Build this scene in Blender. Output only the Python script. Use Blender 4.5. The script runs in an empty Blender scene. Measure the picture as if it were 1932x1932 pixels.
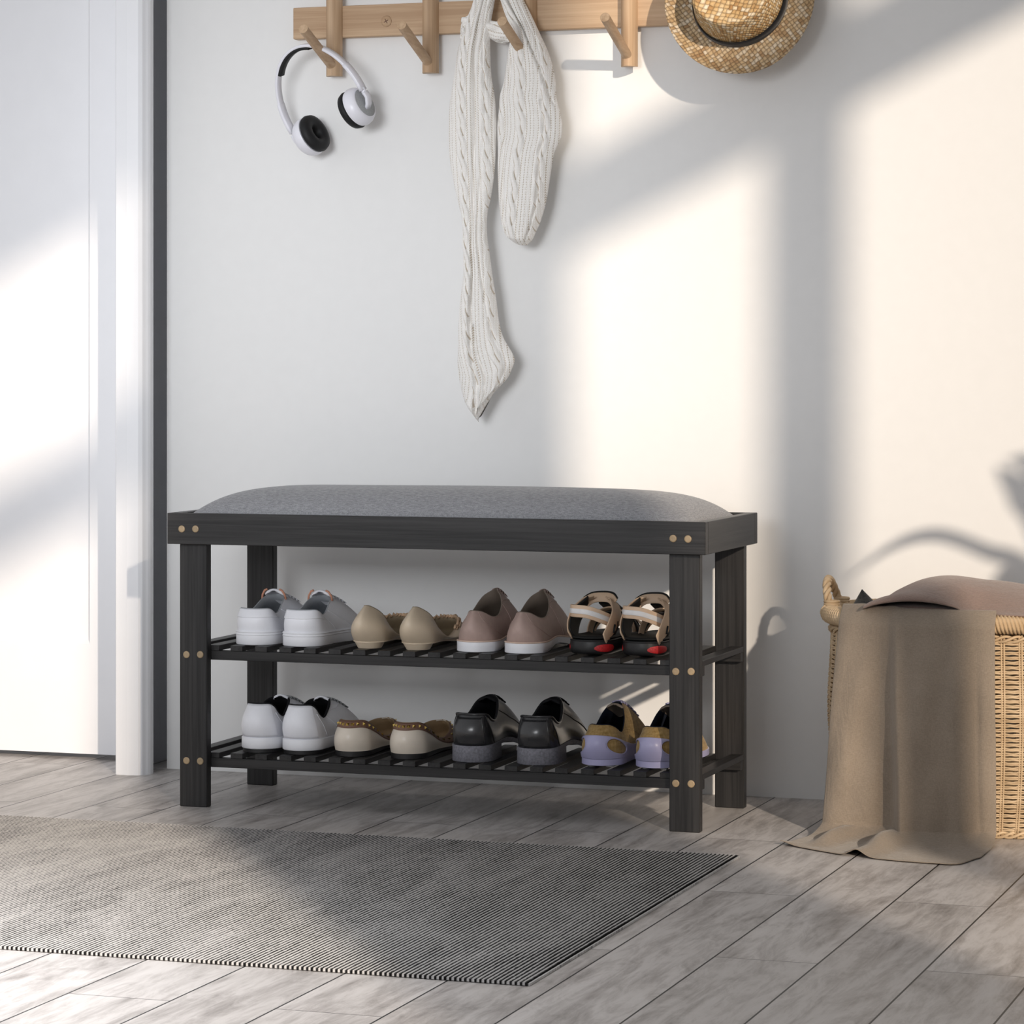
import bpy, math, random
import numpy as np
from mathutils import Vector, Matrix
random.seed(4)
PI=math.pi
col=bpy.context.scene.collection

# ------------------------------------------------------------ camera model
CAM=(1.6,-4.738,0.694); YAW=math.radians(18.857); FP=5727.0; HOR=687.0
_F=(-math.sin(YAW),math.cos(YAW)); _R=(math.cos(YAW),math.sin(YAW))
def at_y(u,v,y):
    """point of the plane Y=y that the photograph shows at pixel u,v"""
    a=(u-966)/FP; b=-(v-HOR)/FP
    dx=_F[0]+a*_R[0]; dy=_F[1]+a*_R[1]; t=(y-CAM[1])/dy
    return (CAM[0]+dx*t, y, CAM[2]+b*t)

# ------------------------------------------------------------ object helpers
def tag(o,label=None,cat=None,group=None,kind=None):
    if label: o['label']=label
    if cat: o['category']=cat
    if group: o['group']=group
    if kind: o['kind']=kind
    return o
def empty(name,loc=(0,0,0),rot=(0,0,0)):
    o=bpy.data.objects.new(name,None); o.empty_display_size=.05
    o.location=loc; o.rotation_euler=rot; col.objects.link(o); return o
class MB:
    """collects geometry for ONE mesh object"""
    def __init__(s): s.v=[]; s.f=[]; s.uv=[]
    def add(s,v,f,uv=None):
        n=len(s.v); s.v+= [tuple(p) for p in v]; s.f+=[tuple(i+n for i in q) for q in f]
        s.uv+= (list(uv) if uv is not None else [(p[0],p[2]) for p in v])
        return s
    def box(s,x0,x1,y0,y1,z0,z1,b=0.0):
        if b<=0:
            v=[(x,y,z) for x in(x0,x1) for y in(y0,y1) for z in(z0,z1)]
            f=[(0,1,3,2),(4,6,7,5),(0,4,5,1),(2,3,7,6),(0,2,6,4),(1,5,7,3)]
            return s.add(v,f)
        # chamfered box: 24 vertices
        v=[];idx={}
        X=(x0,x1);Y=(y0,y1);Z=(z0,z1);sg=(1,-1)
        for i in(0,1):
            for j in(0,1):
                for k in(0,1):
                    for ax in range(3):
                        p=[X[i]+sg[i]*b,Y[j]+sg[j]*b,Z[k]+sg[k]*b]
                        p[ax]=(X[i],Y[j],Z[k])[ax]
                        idx[i,j,k,ax]=len(v); v.append(tuple(p))
        f=[]
        for i in(0,1):
            q=[idx[i,0,0,0],idx[i,0,1,0],idx[i,1,1,0],idx[i,1,0,0]]; f.append(q if i==0 else q[::-1])
            q=[idx[0,i,0,1],idx[1,i,0,1],idx[1,i,1,1],idx[0,i,1,1]]; f.append(q if i==0 else q[::-1])
            q=[idx[0,0,i,2],idx[0,1,i,2],idx[1,1,i,2],idx[1,0,i,2]]; f.append(q if i==0 else q[::-1])
        for i in(0,1):
            for j in(0,1):
                f.append([idx[i,j,0,0],idx[i,j,1,0],idx[i,j,1,1],idx[i,j,0,1]])
                f.append([idx[i,0,j,0],idx[i,1,j,0],idx[i,1,j,2],idx[i,0,j,2]])
                f.append([idx[0,i,j,1],idx[1,i,j,1],idx[1,i,j,2],idx[0,i,j,2]])
                for k in(0,1): f.append([idx[i,j,k,0],idx[i,j,k,1],idx[i,j,k,2]])
        return s.add(v,f)
    def grid(s,P,cu=False,cv=False,uv=None):
        """P[row][col] -> quads; cu closes columns, cv closes rows"""
        R=len(P);C=len(P[0]); v=[p for r in P for p in r]; f=[]
        for i in range(R-(0 if cv else 1)):
            for j in range(C-(0 if cu else 1)):
                a=i*C+j;b=i*C+(j+1)%C;c=((i+1)%R)*C+(j+1)%C;d=((i+1)%R)*C+j
                f.append((a,b,c,d))
        u=None
        if uv is not None: u=[q for r in uv for q in r]
        return s.add(v,f,u)
    def tube(s,path,r,n=8,caps=True,closed=False,flat=None):
        """round tube along a list of points; r number or list; flat=(nx,ny) scale of the section"""
        P=[Vector(p) for p in path]; m=len(P); rows=[]
        up=None
        for i in range(m):
            if closed: t=(P[(i+1)%m]-P[i-1])
            else: t=P[min(i+1,m-1)]-P[max(i-1,0)]
            if t.length<1e-9: t=Vector((0,0,1))
            t.normalize()
            if up is None:
                up=Vector((0,0,1)) if abs(t.z)<.9 else Vector((1,0,0))
            a=t.cross(up); 
            if a.length<1e-6: a=t.orthogonal()
            a.normalize(); b=a.cross(t).normalized(); up=b
            rr=r[i] if isinstance(r,(list,tuple)) else r
            fa,fb=flat if flat else (1,1)
            rows.append([tuple(P[i]+a*(math.cos(q)*rr*fa)+b*(math.sin(q)*rr*fb)) for q in [2*PI*k/n for k in range(n)]])
        base=len(s.v)
        s.grid(rows,cu=True,cv=closed)
        if caps and not closed:
            s.f.append(tuple(base+k for k in range(n))[::-1]); s.f.append(tuple(base+(m-1)*n+k for k in range(n)))
        return s
    def lathe(s,prof,n=32,M=None,caps=True):
        """prof list of (r,h) about local Z"""
        rows=[[(r*math.cos(2*PI*k/n),r*math.sin(2*PI*k/n),h) for k in range(n)] for r,h in prof]
        if M is not None: rows=[[tuple(M@Vector(p)) for p in r] for r in rows]
        base=len(s.v); s.grid(rows,cu=True)
        if caps:
            s.f.append(tuple(base+k for k in range(n))[::-1]); s.f.append(tuple(base+(len(prof)-1)*n+k for k in range(n)))
        return s
    def ribbon(s,path,side,w,th):
        """band along path, side vector(s) across it, width w, thickness th"""
        P=[Vector(p) for p in path]; m=len(P); rows=[]
        for i in range(m):
            t=(P[min(i+1,m-1)]-P[max(i-1,0)]).normalized()
            sd=Vector(side[i] if isinstance(side,list) else side); sd=(sd-t*sd.dot(t)).normalized(); n=t.cross(sd)
            ww=w[i] if isinstance(w,(list,tuple)) else w
            rows.append([tuple(P[i]+sd*(a*ww/2)+n*(b*th/2)) for a,b in((-1,-.6),(-.9,-1),(.9,-1),(1,-.6),(1,.6),(.9,1),(-.9,1),(-1,.6))])
        base=len(s.v); s.grid(rows,cu=True)
        s.f.append(tuple(base+k for k in range(8))[::-1]); s.f.append(tuple(base+(m-1)*8+k for k in range(8)))
        return s
    def build(s,name,mat,parent=None,smooth=True,sub=0,flat_angle=None,fixn=True):
        me=bpy.data.meshes.new(name); me.from_pydata(s.v,[],s.f)
        uvl=me.uv_layers.new(name='UVMap')
        li=np.zeros(len(me.loops),dtype=np.int32); me.loops.foreach_get('vertex_index',li)
        uvl.data.foreach_set('uv',np.array(s.uv,dtype=np.float32)[li].ravel())
        me.materials.append(mat); me.validate(); me.update()
        if fixn:
            import bmesh
            bm=bmesh.new(); bm.from_mesh(me); bmesh.ops.recalc_face_normals(bm,faces=bm.faces); bm.to_mesh(me); bm.free()
        o=bpy.data.objects.new(name,me); col.objects.link(o)
        if smooth:
            for p in me.polygons: p.use_smooth=True
            if flat_angle is not None: me.set_sharp_from_angle(angle=math.radians(flat_angle))
        if sub:
            m=o.modifiers.new('sub','SUBSURF'); m.levels=sub; m.render_levels=sub
        if parent: o.parent=parent
        return o
def copy_tree(o,parent=None):
    c=o.copy(); col.objects.link(c)
    if parent: c.parent=parent
    for ch in [x for x in bpy.data.objects if x.parent==o and x!=c]: copy_tree(ch,c)
    return c

# ------------------------------------------------------------ material helpers
class NT:
    def __init__(s,name,rough=.6,spec=.3,color=(.8,.8,.8),metal=0,sheen=0,coat=0):
        s.m=bpy.data.materials.new(name); s.m.use_nodes=True; s.t=s.m.node_tree; s.n=s.t.nodes
        s.b=s.n['Principled BSDF']; s.b.inputs['Roughness'].default_value=rough
        s.b.inputs['Specular IOR Level'].default_value=spec; s.b.inputs['Base Color'].default_value=(*color,1)
        s.b.inputs['Metallic'].default_value=metal
        if sheen: s.b.inputs['Sheen Weight'].default_value=sheen
        if coat: s.b.inputs['Coat Weight'].default_value=coat; s.b.inputs['Coat Roughness'].default_value=.15
    def N(s,ty,**k):
        n=s.n.new(ty)
        for a,b in k.items():
            if a.startswith('i_'):
                key=a[2:]; key=int(key) if key.isdigit() else key.replace('_',' ')
                n.inputs[key].default_value=b
            else: setattr(n,a,b)
        return n
    def L(s,a,b): s.t.links.new(a,b)
    def coord(s,kind='Object',scale=(1,1,1),rot=(0,0,0),loc=(0,0,0)):
        tc=s.N('ShaderNodeTexCoord'); mp=s.N('ShaderNodeMapping')
        mp.inputs['Scale'].default_value=scale; mp.inputs['Rotation'].default_value=rot; mp.inputs['Location'].default_value=loc
        s.L(tc.outputs[kind],mp.inputs[0]); return mp.outputs[0]
    def noise(s,co,scale,detail=4,rough=.5,dist=0):
        n=s.N('ShaderNodeTexNoise'); n.inputs['Scale'].default_value=scale; n.inputs['Detail'].default_value=detail
        n.inputs['Roughness'].default_value=rough; n.inputs['Distortion'].default_value=dist; s.L(co,n.inputs['Vector']); return n.outputs['Fac']
    def math(s,op,a,b=None,c=None,clamp=False):
        n=s.N('ShaderNodeMath',operation=op,use_clamp=clamp)
        for i,x in enumerate((a,b,c)):
            if x is None: continue
            if isinstance(x,(int,float)): n.inputs[i].default_value=x
            else: s.L(x,n.inputs[i])
        return n.outputs[0]
    def ramp(s,fac,stops):
        r=s.N('ShaderNodeValToRGB'); e=r.color_ramp.elements
        while len(e)<len(stops): e.new(.5)
        for i,(p,c) in enumerate(stops):
            e[i].position=p; e[i].color=(*c,1) if len(c)==3 else c
        s.L(fac,r.inputs[0]); return r.outputs[0]
    def mix(s,fac,a,b,mode='MIX'):
        n=s.N('ShaderNodeMix',data_type='RGBA',blend_type=mode)
        for i,x in ((0,fac),(6,a),(7,b)):
            if isinstance(x,(int,float)): n.inputs[i].default_value=x
            elif isinstance(x,tuple): n.inputs[i].default_value=(*x,1)
            else: s.L(x,n.inputs[i])
        return n.outputs[2]
    def color(s,c): s.L(c,s.b.inputs['Base Color']); return s
    def bump(s,h,strength=.3,dist=.001,prev=None):
        n=s.N('ShaderNodeBump'); n.inputs['Strength'].default_value=strength; n.inputs['Distance'].default_value=dist
        s.L(h,n.inputs['Height'])
        if prev is not None: s.L(prev,n.inputs['Normal'])
        s.L(n.outputs[0],s.b.inputs['Normal']); return n.outputs[0]

def m_plain(name,c,rough=.5,spec=.4,nscale=60,amt=.06,bs=.15,**k):
    t=NT(name,rough,spec,c,**k); co=t.coord(); f=t.noise(co,nscale,3)
    t.color(t.ramp(f,[(.3,tuple(x*(1-amt) for x in c)),(.7,tuple(min(1,x*(1+amt)) for x in c))]))
    t.bump(t.noise(co,nscale*8,2),bs,.0005); return t.m
def m_wood(name,c0,c1,axis,rough=.5,spec=.35,fine=1.0,bs=.35):
    t=NT(name,rough,spec); sc=[220*fine]*3; sc[axis]=5*fine
    co=t.coord(scale=tuple(sc)); f=t.noise(co,1,4,.6,.3)
    sc2=[30*fine]*3; sc2[axis]=1.4*fine
    g=t.noise(t.coord(scale=tuple(sc2)),1,3,.5,.8)
    h=t.math('ADD',t.math('MULTIPLY',f,.55),t.math('MULTIPLY',g,.45))
    t.color(t.ramp(h,[(.36,c0),(.62,c1)])); t.bump(h,bs,.001); return t.m
def m_fabric(name,c0,c1,scale=900,kind='Object',bs=.4,rough=.9,blot=0.0,sheen=.2):
    t=NT(name,rough,.15,sheen=sheen); co=t.coord(kind)
    a=t.noise(t.coord(kind,(1,1,.15)),scale,2,.6); b=t.noise(t.coord(kind,(.15,.15,1)),scale,2,.6)
    f=t.math('MULTIPLY',t.math('ADD',a,b),.5)
    if blot: f=t.math('ADD',f,t.math('MULTIPLY',t.math('SUBTRACT',t.noise(co,14,4),.5),blot))
    t.color(t.ramp(f,[(.36,c0),(.64,c1)])); b0=t.bump(f,bs,.001)
    if blot: t.bump(t.noise(t.coord(kind,(1,1,.35)),38,4,.6,1.0),.35,.006,b0)
    return t.m

def m_floor():
    t=NT('floor_planks',.38,.35)
    tc=t.N('ShaderNodeTexCoord'); sx=t.N('ShaderNodeSeparateXYZ'); t.L(tc.outputs['Object'],sx.inputs[0])
    X,Y=sx.outputs[0],sx.outputs[1]
    k=t.math('DIVIDE',t.math('SUBTRACT',X,.427),.1242); row=t.math('FLOOR',k); fx=t.math('SUBTRACT',k,row)
    par=t.math('MODULO',t.math('ADD',row,200),2)
    yy=t.math('DIVIDE',t.math('ADD',t.math('ADD',Y,.4395),t.math('MULTIPLY',par,.4295)),.859)
    brd=t.math('FLOOR',yy); fy=t.math('SUBTRACT',yy,brd)
    ex=t.math('MULTIPLY',t.math('MINIMUM',fx,t.math('SUBTRACT',1,fx)),.1242)
    ey=t.math('MULTIPLY',t.math('MINIMUM',fy,t.math('SUBTRACT',1,fy)),.859)
    g1=t.math('LESS_THAN',ex,.0012); g2=t.math('LESS_THAN',ey,.0007)
    gap=t.math('MAXIMUM',g1,g2)
    cid=t.N('ShaderNodeCombineXYZ'); t.L(row,cid.inputs[0]); t.L(brd,cid.inputs[1])
    wn=t.N('ShaderNodeTexWhiteNoise',noise_dimensions='2D'); t.L(cid.outputs[0],wn.inputs['Vector'])
    off=t.N('ShaderNodeVectorMath',operation='SCALE'); t.L(wn.outputs['Color'],off.inputs[0]); off.inputs['Scale'].default_value=40
    ad=t.N('ShaderNodeVectorMath',operation='ADD'); t.L(tc.outputs['Object'],ad.inputs[0]); t.L(off.outputs[0],ad.inputs[1])
    def mp(sc):
        m=t.N('ShaderNodeMapping'); m.inputs['Scale'].default_value=sc; t.L(ad.outputs[0],m.inputs[0]); return m.outputs[0]
    a=t.noise(mp((16,3.0,1)),1,5,.62,1.2); b=t.noise(mp((120,6,1)),1,4,.6,.5); c=t.noise(mp((34,9,1)),1,6,.7,2.0)
    f=t.math('ADD',t.math('MULTIPLY',a,.5),t.math('ADD',t.math('MULTIPLY',b,.2),t.math('MULTIPLY',c,.3)))
    base=t.ramp(f,[(.34,(.22,.202,.193)),(.44,(.41,.388,.378)),(.54,(.585,.562,.552)),(.70,(.69,.67,.665))])
    tint=t.ramp(wn.outputs['Value'],[(0,(.90,.89,.88)),(1,(1.04,1.03,1.02))])
    base=t.mix(1.0,base,tint,'MULTIPLY')
    cc=t.mix(gap,base,(.012,.012,.013)); t.color(cc)
    hh=t.math('SUBTRACT',t.math('MULTIPLY',f,.25),gap)
    t.bump(hh,.5,.0012)
    rg=t.math('ADD',.30,t.math('MULTIPLY',f,.25)); t.L(rg,t.b.inputs['Roughness'])
    return t.m
def m_weave(name,p,cols,rot=0.0,kind='UV',rough=.5,depth=.0012):
    t=NT(name,rough,.3); co=t.coord(kind,(1/p,1/p,1/p),(0,0,rot))
    dn=t.N('ShaderNodeTexNoise'); dn.inputs['Scale'].default_value=.8; t.L(co,dn.inputs['Vector'])
    mx=t.N('ShaderNodeVectorMath',operation='SCALE'); t.L(dn.outputs['Color'],mx.inputs[0]); mx.inputs['Scale'].default_value=.8
    ad=t.N('ShaderNodeVectorMath',operation='ADD'); t.L(co,ad.inputs[0]); t.L(mx.outputs[0],ad.inputs[1])
    s=t.N('ShaderNodeSeparateXYZ'); t.L(ad.outputs[0],s.inputs[0]); U,V=s.outputs[0],s.outputs[1]
    iu=t.math('FLOOR',U); iv=t.math('FLOOR',V); fu=t.math('SUBTRACT',U,iu); fv=t.math('SUBTRACT',V,iv)
    over=t.math('LESS_THAN',t.math('MODULO',t.math('ADD',t.math('ADD',iu,iv),400),2),.5)
    bu=t.math('SINE',t.math('MULTIPLY',fu,PI)); bv=t.math('SINE',t.math('MULTIPLY',fv,PI))
    e=lambda x,q:t.math('POWER',x,q)
    hu=t.math('MULTIPLY',e(bu,.5),t.math('ADD',.5,t.math('MULTIPLY',e(bv,.8),.5)))
    hv=t.math('MULTIPLY',e(bv,.5),t.math('ADD',.5,t.math('MULTIPLY',e(bu,.8),.5)))
    mh=t.N('ShaderNodeMix',data_type='FLOAT'); t.L(over,mh.inputs[0]); t.L(hu,mh.inputs[2]); t.L(hv,mh.inputs[3]); h=mh.outputs[0]
    cv=t.N('ShaderNodeCombineXYZ'); t.L(iu,cv.inputs[0]); t.L(iv,cv.inputs[1])
    wn=t.N('ShaderNodeTexWhiteNoise',noise_dimensions='2D'); t.L(cv.outputs[0],wn.inputs['Vector'])
    c=t.ramp(wn.outputs['Value'],cols)
    fine=t.noise(co,9,2)
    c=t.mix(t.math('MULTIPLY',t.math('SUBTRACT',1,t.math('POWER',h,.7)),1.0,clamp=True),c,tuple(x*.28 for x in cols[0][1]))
    t.color(c); t.bump(t.math('ADD',h,t.math('MULTIPLY',fine,.1)),1.0,depth); return t.m
def m_knit():
    t=NT('cream_cable_knit',.92,.1,sheen=.25)
    s=t.N('ShaderNodeSeparateXYZ'); t.L(t.coord('UV'),s.inputs[0]); U,V=s.outputs[0],s.outputs[1]
    pu=.0032; pv=.0040
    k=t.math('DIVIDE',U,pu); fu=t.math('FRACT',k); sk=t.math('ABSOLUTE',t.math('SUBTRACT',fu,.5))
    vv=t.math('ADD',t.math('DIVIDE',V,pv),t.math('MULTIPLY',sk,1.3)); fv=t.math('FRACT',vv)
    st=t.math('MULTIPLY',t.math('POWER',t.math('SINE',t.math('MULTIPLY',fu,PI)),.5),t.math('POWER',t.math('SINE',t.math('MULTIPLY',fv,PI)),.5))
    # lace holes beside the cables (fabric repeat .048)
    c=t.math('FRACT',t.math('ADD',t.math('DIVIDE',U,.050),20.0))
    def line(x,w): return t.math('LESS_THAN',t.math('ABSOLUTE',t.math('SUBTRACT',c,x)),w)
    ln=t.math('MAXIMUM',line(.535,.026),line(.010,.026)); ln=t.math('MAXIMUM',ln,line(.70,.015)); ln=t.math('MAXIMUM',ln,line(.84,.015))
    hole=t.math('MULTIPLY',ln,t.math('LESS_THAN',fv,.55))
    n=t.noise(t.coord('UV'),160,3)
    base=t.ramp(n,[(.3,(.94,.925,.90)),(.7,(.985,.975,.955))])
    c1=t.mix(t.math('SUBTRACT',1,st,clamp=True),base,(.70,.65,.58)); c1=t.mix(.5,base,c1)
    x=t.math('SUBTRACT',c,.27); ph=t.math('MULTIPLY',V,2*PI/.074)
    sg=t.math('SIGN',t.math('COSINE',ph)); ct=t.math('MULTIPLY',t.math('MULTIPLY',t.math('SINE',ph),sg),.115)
    ed=t.math('LESS_THAN',t.math('ABSOLUTE',t.math('SUBTRACT',t.math('ABSOLUTE',t.math('SUBTRACT',x,ct)),.112)),.017)  # crevice shade painted in tan along the cable crossings
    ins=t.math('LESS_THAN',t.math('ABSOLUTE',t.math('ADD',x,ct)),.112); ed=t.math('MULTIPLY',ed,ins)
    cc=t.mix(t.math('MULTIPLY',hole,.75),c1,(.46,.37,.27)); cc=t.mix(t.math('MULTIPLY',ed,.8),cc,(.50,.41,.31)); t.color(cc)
    t.bump(t.math('SUBTRACT',st,hole),.45,.0009); return t.m
def m_rug():
    t=NT('ribbed_rug',.9,.1)
    tc=t.N('ShaderNodeTexCoord'); s=t.N('ShaderNodeSeparateXYZ'); t.L(tc.outputs['Object'],s.inputs[0])
    X=s.outputs[0]
    w=t.math('SINE',t.math('MULTIPLY',X,2*PI/.0060))
    st=t.noise(t.coord(scale=(165,14,1)),1,4,.65,.5); bl=t.noise(t.coord(scale=(9,3.0,1)),1,6,.7,1.0); sp=t.noise(t.coord(scale=(330,120,1)),1,2,.7)
    v=t.math('ADD',t.math('MULTIPLY',w,.52),t.math('ADD',t.math('MULTIPLY',st,.55),t.math('ADD',t.math('MULTIPLY',bl,1.0),t.math('MULTIPLY',sp,.75))))
    t.color(t.ramp(t.math('SUBTRACT',v,.38),[(.34,(.008,.008,.008)),(.62,(.075,.074,.075)),(.86,(.30,.298,.30)),(1.0,(.60,.59,.585))]))
    t.bump(v,.4,.001); return t.m

M={}
M['wall']=m_plain('wall_paint',(.80,.80,.795),.75,.2,40,.008,.04)
M['white_paint']=m_plain('white_door_paint',(.83,.84,.87),.45,.35,25,.008,.03)
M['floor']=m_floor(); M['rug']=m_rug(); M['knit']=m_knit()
for i,a in enumerate('xyz'):
    M['black_'+a]=m_wood('black_stained_wood_'+a,(.0075,.0075,.008),(.031,.030,.0305),i,.42,.4)
    M['oak_'+a]=m_wood('pale_oak_'+a,(.42,.275,.165),(.60,.43,.28),i,.5,.3,.8,.12)
M['cushion']=m_fabric('grey_upholstery',(.19,.193,.207),(.38,.385,.405),1000,bs=.4,sheen=.15)
M['plug']=m_plain('brass_coloured_plug',(.36,.27,.165),.35,.5,200,.1)
M['white_leather']=m_plain('white_leather',(.88,.89,.94),.45,.35,60,.02,.12)
M['white_rubber']=m_plain('white_rubber',(.85,.86,.90),.5,.3,40,.01,.03)
M['grey_lining']=m_plain('grey_lining',(.42,.44,.47),.9,.1)
M['black_lining']=m_plain('black_lining',(.012,.012,.014),.8,.2)
M['peach']=m_plain('peach_leather',(.62,.30,.20),.6,.3)
M['nude']=m_plain('nude_leather',(.70,.58,.435),.38,.4,60,.03,.05)
M['nude_dark']=m_plain('peach_frill_leather',(.66,.45,.29),.5,.3)
M['nude_lining']=m_plain('beige_lining',(.40,.32,.22),.8,.2)
M['mauve']=m_plain('mauve_leather',(.47,.345,.305),.5,.35,90,.05,.2)
M['mauve_lining']=m_plain('taupe_lining',(.28,.23,.19),.85,.15)
M['peach_welt']=m_plain('pale_peach_welt',(.74,.56,.46),.55,.3)
M['strap']=m_plain('tan_strap',(.74,.54,.38),.5,.3,90,.03)
M['white_stripe']=m_plain('white_stripe',(.86,.85,.85),.5,.3)
M['black_rubber']=m_plain('black_rubber',(.014,.014,.015),.42,.45)
M['red_gel']=m_plain('red_gel',(.52,.018,.022),.35,.5,400,.25,.4)
M['black_strap']=m_plain('black_strap_lining',(.018,.018,.018),.6,.3)
M['cream']=m_plain('cream_leather',(.76,.68,.58),.3,.45,60,.03,.05)
M['brown_trim']=m_plain('brown_leather_trim',(.19,.105,.075),.5,.35,120,.06)
M['tan_lining']=m_plain('tan_lining',(.34,.24,.14),.7,.2)
M['gold']=m_plain('gold_stud',(.75,.53,.16),.25,.5,80,.05,metal=1.0)
M['patent']=m_plain('glossy_black_leather',(.022,.022,.024),.27,.6,30,.1,.03,coat=.3)
M['grey_sole']=m_plain('grey_sole',(.20,.20,.23),.6,.3,300,.25,.2)
M['ochre']=m_fabric('ochre_suede',(.26,.165,.055),(.44,.30,.125),300,bs=.3,blot=.2)
M['lavender']=m_plain('lavender_plastic',(.42,.41,.63),.32,.45,40,.03,.02)
M['navy_lining']=m_plain('navy_lining',(.012,.016,.028),.8,.2)
M['hp_white']=m_plain('white_plastic',(.80,.80,.86),.32,.45,30,.01,.02)
M['hp_black']=m_plain('black_leatherette',(.013,.013,.014),.6,.3,60,.1,.2)
M['hp_grey']=m_plain('grey_mesh_cap',(.36,.37,.38),.5,.3,900,.25,.4)
M['straw']=m_weave('woven_straw',.0074,[(0,(.42,.23,.09)),(.35,(.62,.40,.18)),(.7,(.72,.52,.28)),(1,(.85,.74,.56))],rot=.25)
M['straw_brim']=m_weave('woven_straw_brim',.0062,[(0,(.36,.22,.11)),(.35,(.50,.35,.19)),(.7,(.60,.45,.28)),(1,(.70,.61,.48))],rot=.9)
M['hat_band']=m_fabric('black_ribbon',(.005,.005,.006),(.012,.012,.014),500)
M['wicker']=m_wood('wicker_cane',(.47,.33,.19),(.68,.52,.34),0,.5,.3,.25,.1)
M['linen']=m_fabric('taupe_linen',(.245,.200,.155),(.33,.272,.215),1500,bs=.35,blot=.3)
M['mauve_cloth']=m_fabric('mauve_brown_linen',(.22,.160,.135),(.31,.225,.192),1500,bs=.35,blot=.3)
M['dark_cloth']=m_fabric('charcoal_cloth',(.035,.035,.033),(.075,.072,.068),700)
M['leaf']=m_plain('dark_green_leaf',(.05,.12,.035),.5,.4)
M['terracotta']=m_plain('grey_clay_pot',(.35,.32,.29),.8,.2)
M['soil']=m_plain('soil',(.03,.022,.015),.95,.1,200,.3,1)

# ------------------------------------------------------------ the setting
def struct(name,mb,mat,parent=None,smooth=False,label=None):
    o=mb.build(name,mat,parent,smooth)
    if not parent: o['kind']='structure'
    return o
struct('floor',MB().box(-4.2,2.75,-7.4,.25,-.08,0),M['floor'])
struct('wall_back',MB().box(-.644,2.75,0,.14,0,3.7).box(-4.2,-1.72,0,.14,0,3.7).box(-1.72,-.644,0,.14,2.12,3.7),M['wall'])
# right wall with two windows through which the sun comes
W1=(-6.3,-4.65); W2=(-3.70,-2.24); ZS,ZT=.42,2.70
rw=MB(); x0,x1=2.60,2.75
for a,b in ((-7.4,W1[0]),(W1[1],W2[0]),(W2[1],0)): rw.box(x0,x1,a,b,0,3.7)
for a,b in (W1,W2): rw.box(x0,x1,a,b,0,ZS).box(x0,x1,a,b,ZT,3.7)
struct('wall_right',rw,M['wall'])
for n,(a,b),ml in ((1,W1,(-5.60,-5.48)),(2,W2,(-3.045,-2.905))):
    f=MB(); xa,xb=2.60,2.64
    f.box(xa,xb,ml[0],ml[1],ZS,ZT); f.box(xa,xb,a,ml[0],2.14,2.28); f.box(xa,xb,ml[1],b,2.14,2.28)
    f.box(xa-.03,xb,a-.03,b+.03,ZS-.03,ZS)
    struct('window_%d'%n,f,M['white_paint'])
# door, casing and jamb in the recess at the left
cs=MB(); prof=[(-.695,-.066),(-.695,-.094),(-.692,-.098),(-.672,-.0985),(-.652,-.096),(-.646,-.092),(-.643,-.086),(-.640,-.082),(-.638,-.077),(-.638,-.066)]
rows=[[(x,y,z) for x,y in prof] for z in (0,3.7)]
cs.grid(rows,cu=True); cs.f.append(tuple(range(10))); cs.f.append(tuple(range(10,20)))
struct('trim_1',cs,M['white_paint'])
struct('trim_2',MB().box(-.704,-.696,-.066,.20,0,3.7).box(-.700,-.644,.11,.14,0,3.7),M['white_paint'])
dr=MB()
# leaf with a recessed panel
X0,X1=-1.70,-.706; px0,px1,pz0,pz1=-1.50,-.822,.203,1.95; yf=.062; rec=.008; bv=.007
dr.box(X0,px0,yf,yf+.04,.010,2.08); dr.box(px1,X1,yf,yf+.04,.010,2.08)
dr.box(px0,px1,yf,yf+.04,.010,pz0); dr.box(px0,px1,yf,yf+.04,pz1,2.08)
dr.add([(px0,yf,pz0),(px1,yf,pz0),(px1,yf,pz1),(px0,yf,pz1),(px0+bv,yf+rec,pz0+bv),(px1-bv,yf+rec,pz0+bv),(px1-bv,yf+rec,pz1-bv),(px0+bv,yf+rec,pz1-bv)],
       [(0,1,5,4),(1,2,6,5),(2,3,7,6),(3,0,4,7),(4,5,6,7)])
d=struct('door_1',dr,M['white_paint'])
hb=MB().tube([(-1.64,yf-.05,1.0),(-1.54,yf-.05,1.0)],.009,12).tube([(-1.64,yf,1.0),(-1.64,yf-.055,1.0)],.008,12)
hb.build('door_handle',m_plain('brushed_steel',(.55,.55,.56),.3,.5,metal=1.0),d)

# ------------------------------------------------------------ rug
rg=MB(); XR,XL=.5245,-1.05; Y0,Y1=-1.529,-.598; p=.0060; n=int((XR-XL)/p)
prof=[]
for i in range(n*4+1):
    x=XL+i*p/4; prof.append((x,.0042+.0010*math.sin(2*PI*x/p)))
rows=[]
for y,dz in ((Y0,-9),(Y0,0),(Y0+.004,0),(Y1-.004,0),(Y1,0),(Y1,-9)):
    rows.append([(x,y+(.0007*math.sin(2*PI*x/p) if y in(Y0,) else (-.0007*math.sin(2*PI*x/p) if y==Y1 else 0)),.0008 if dz else z) for x,z in prof])
rg.grid(rows); rg.box(XL,XR,Y0+.002,Y1-.002,.0003,.0030)
tag(rg.build('rug',M['rug'],smooth=False),'flat charcoal and cream ribbed rug on the plank floor in front of the bench','rug')

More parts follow.
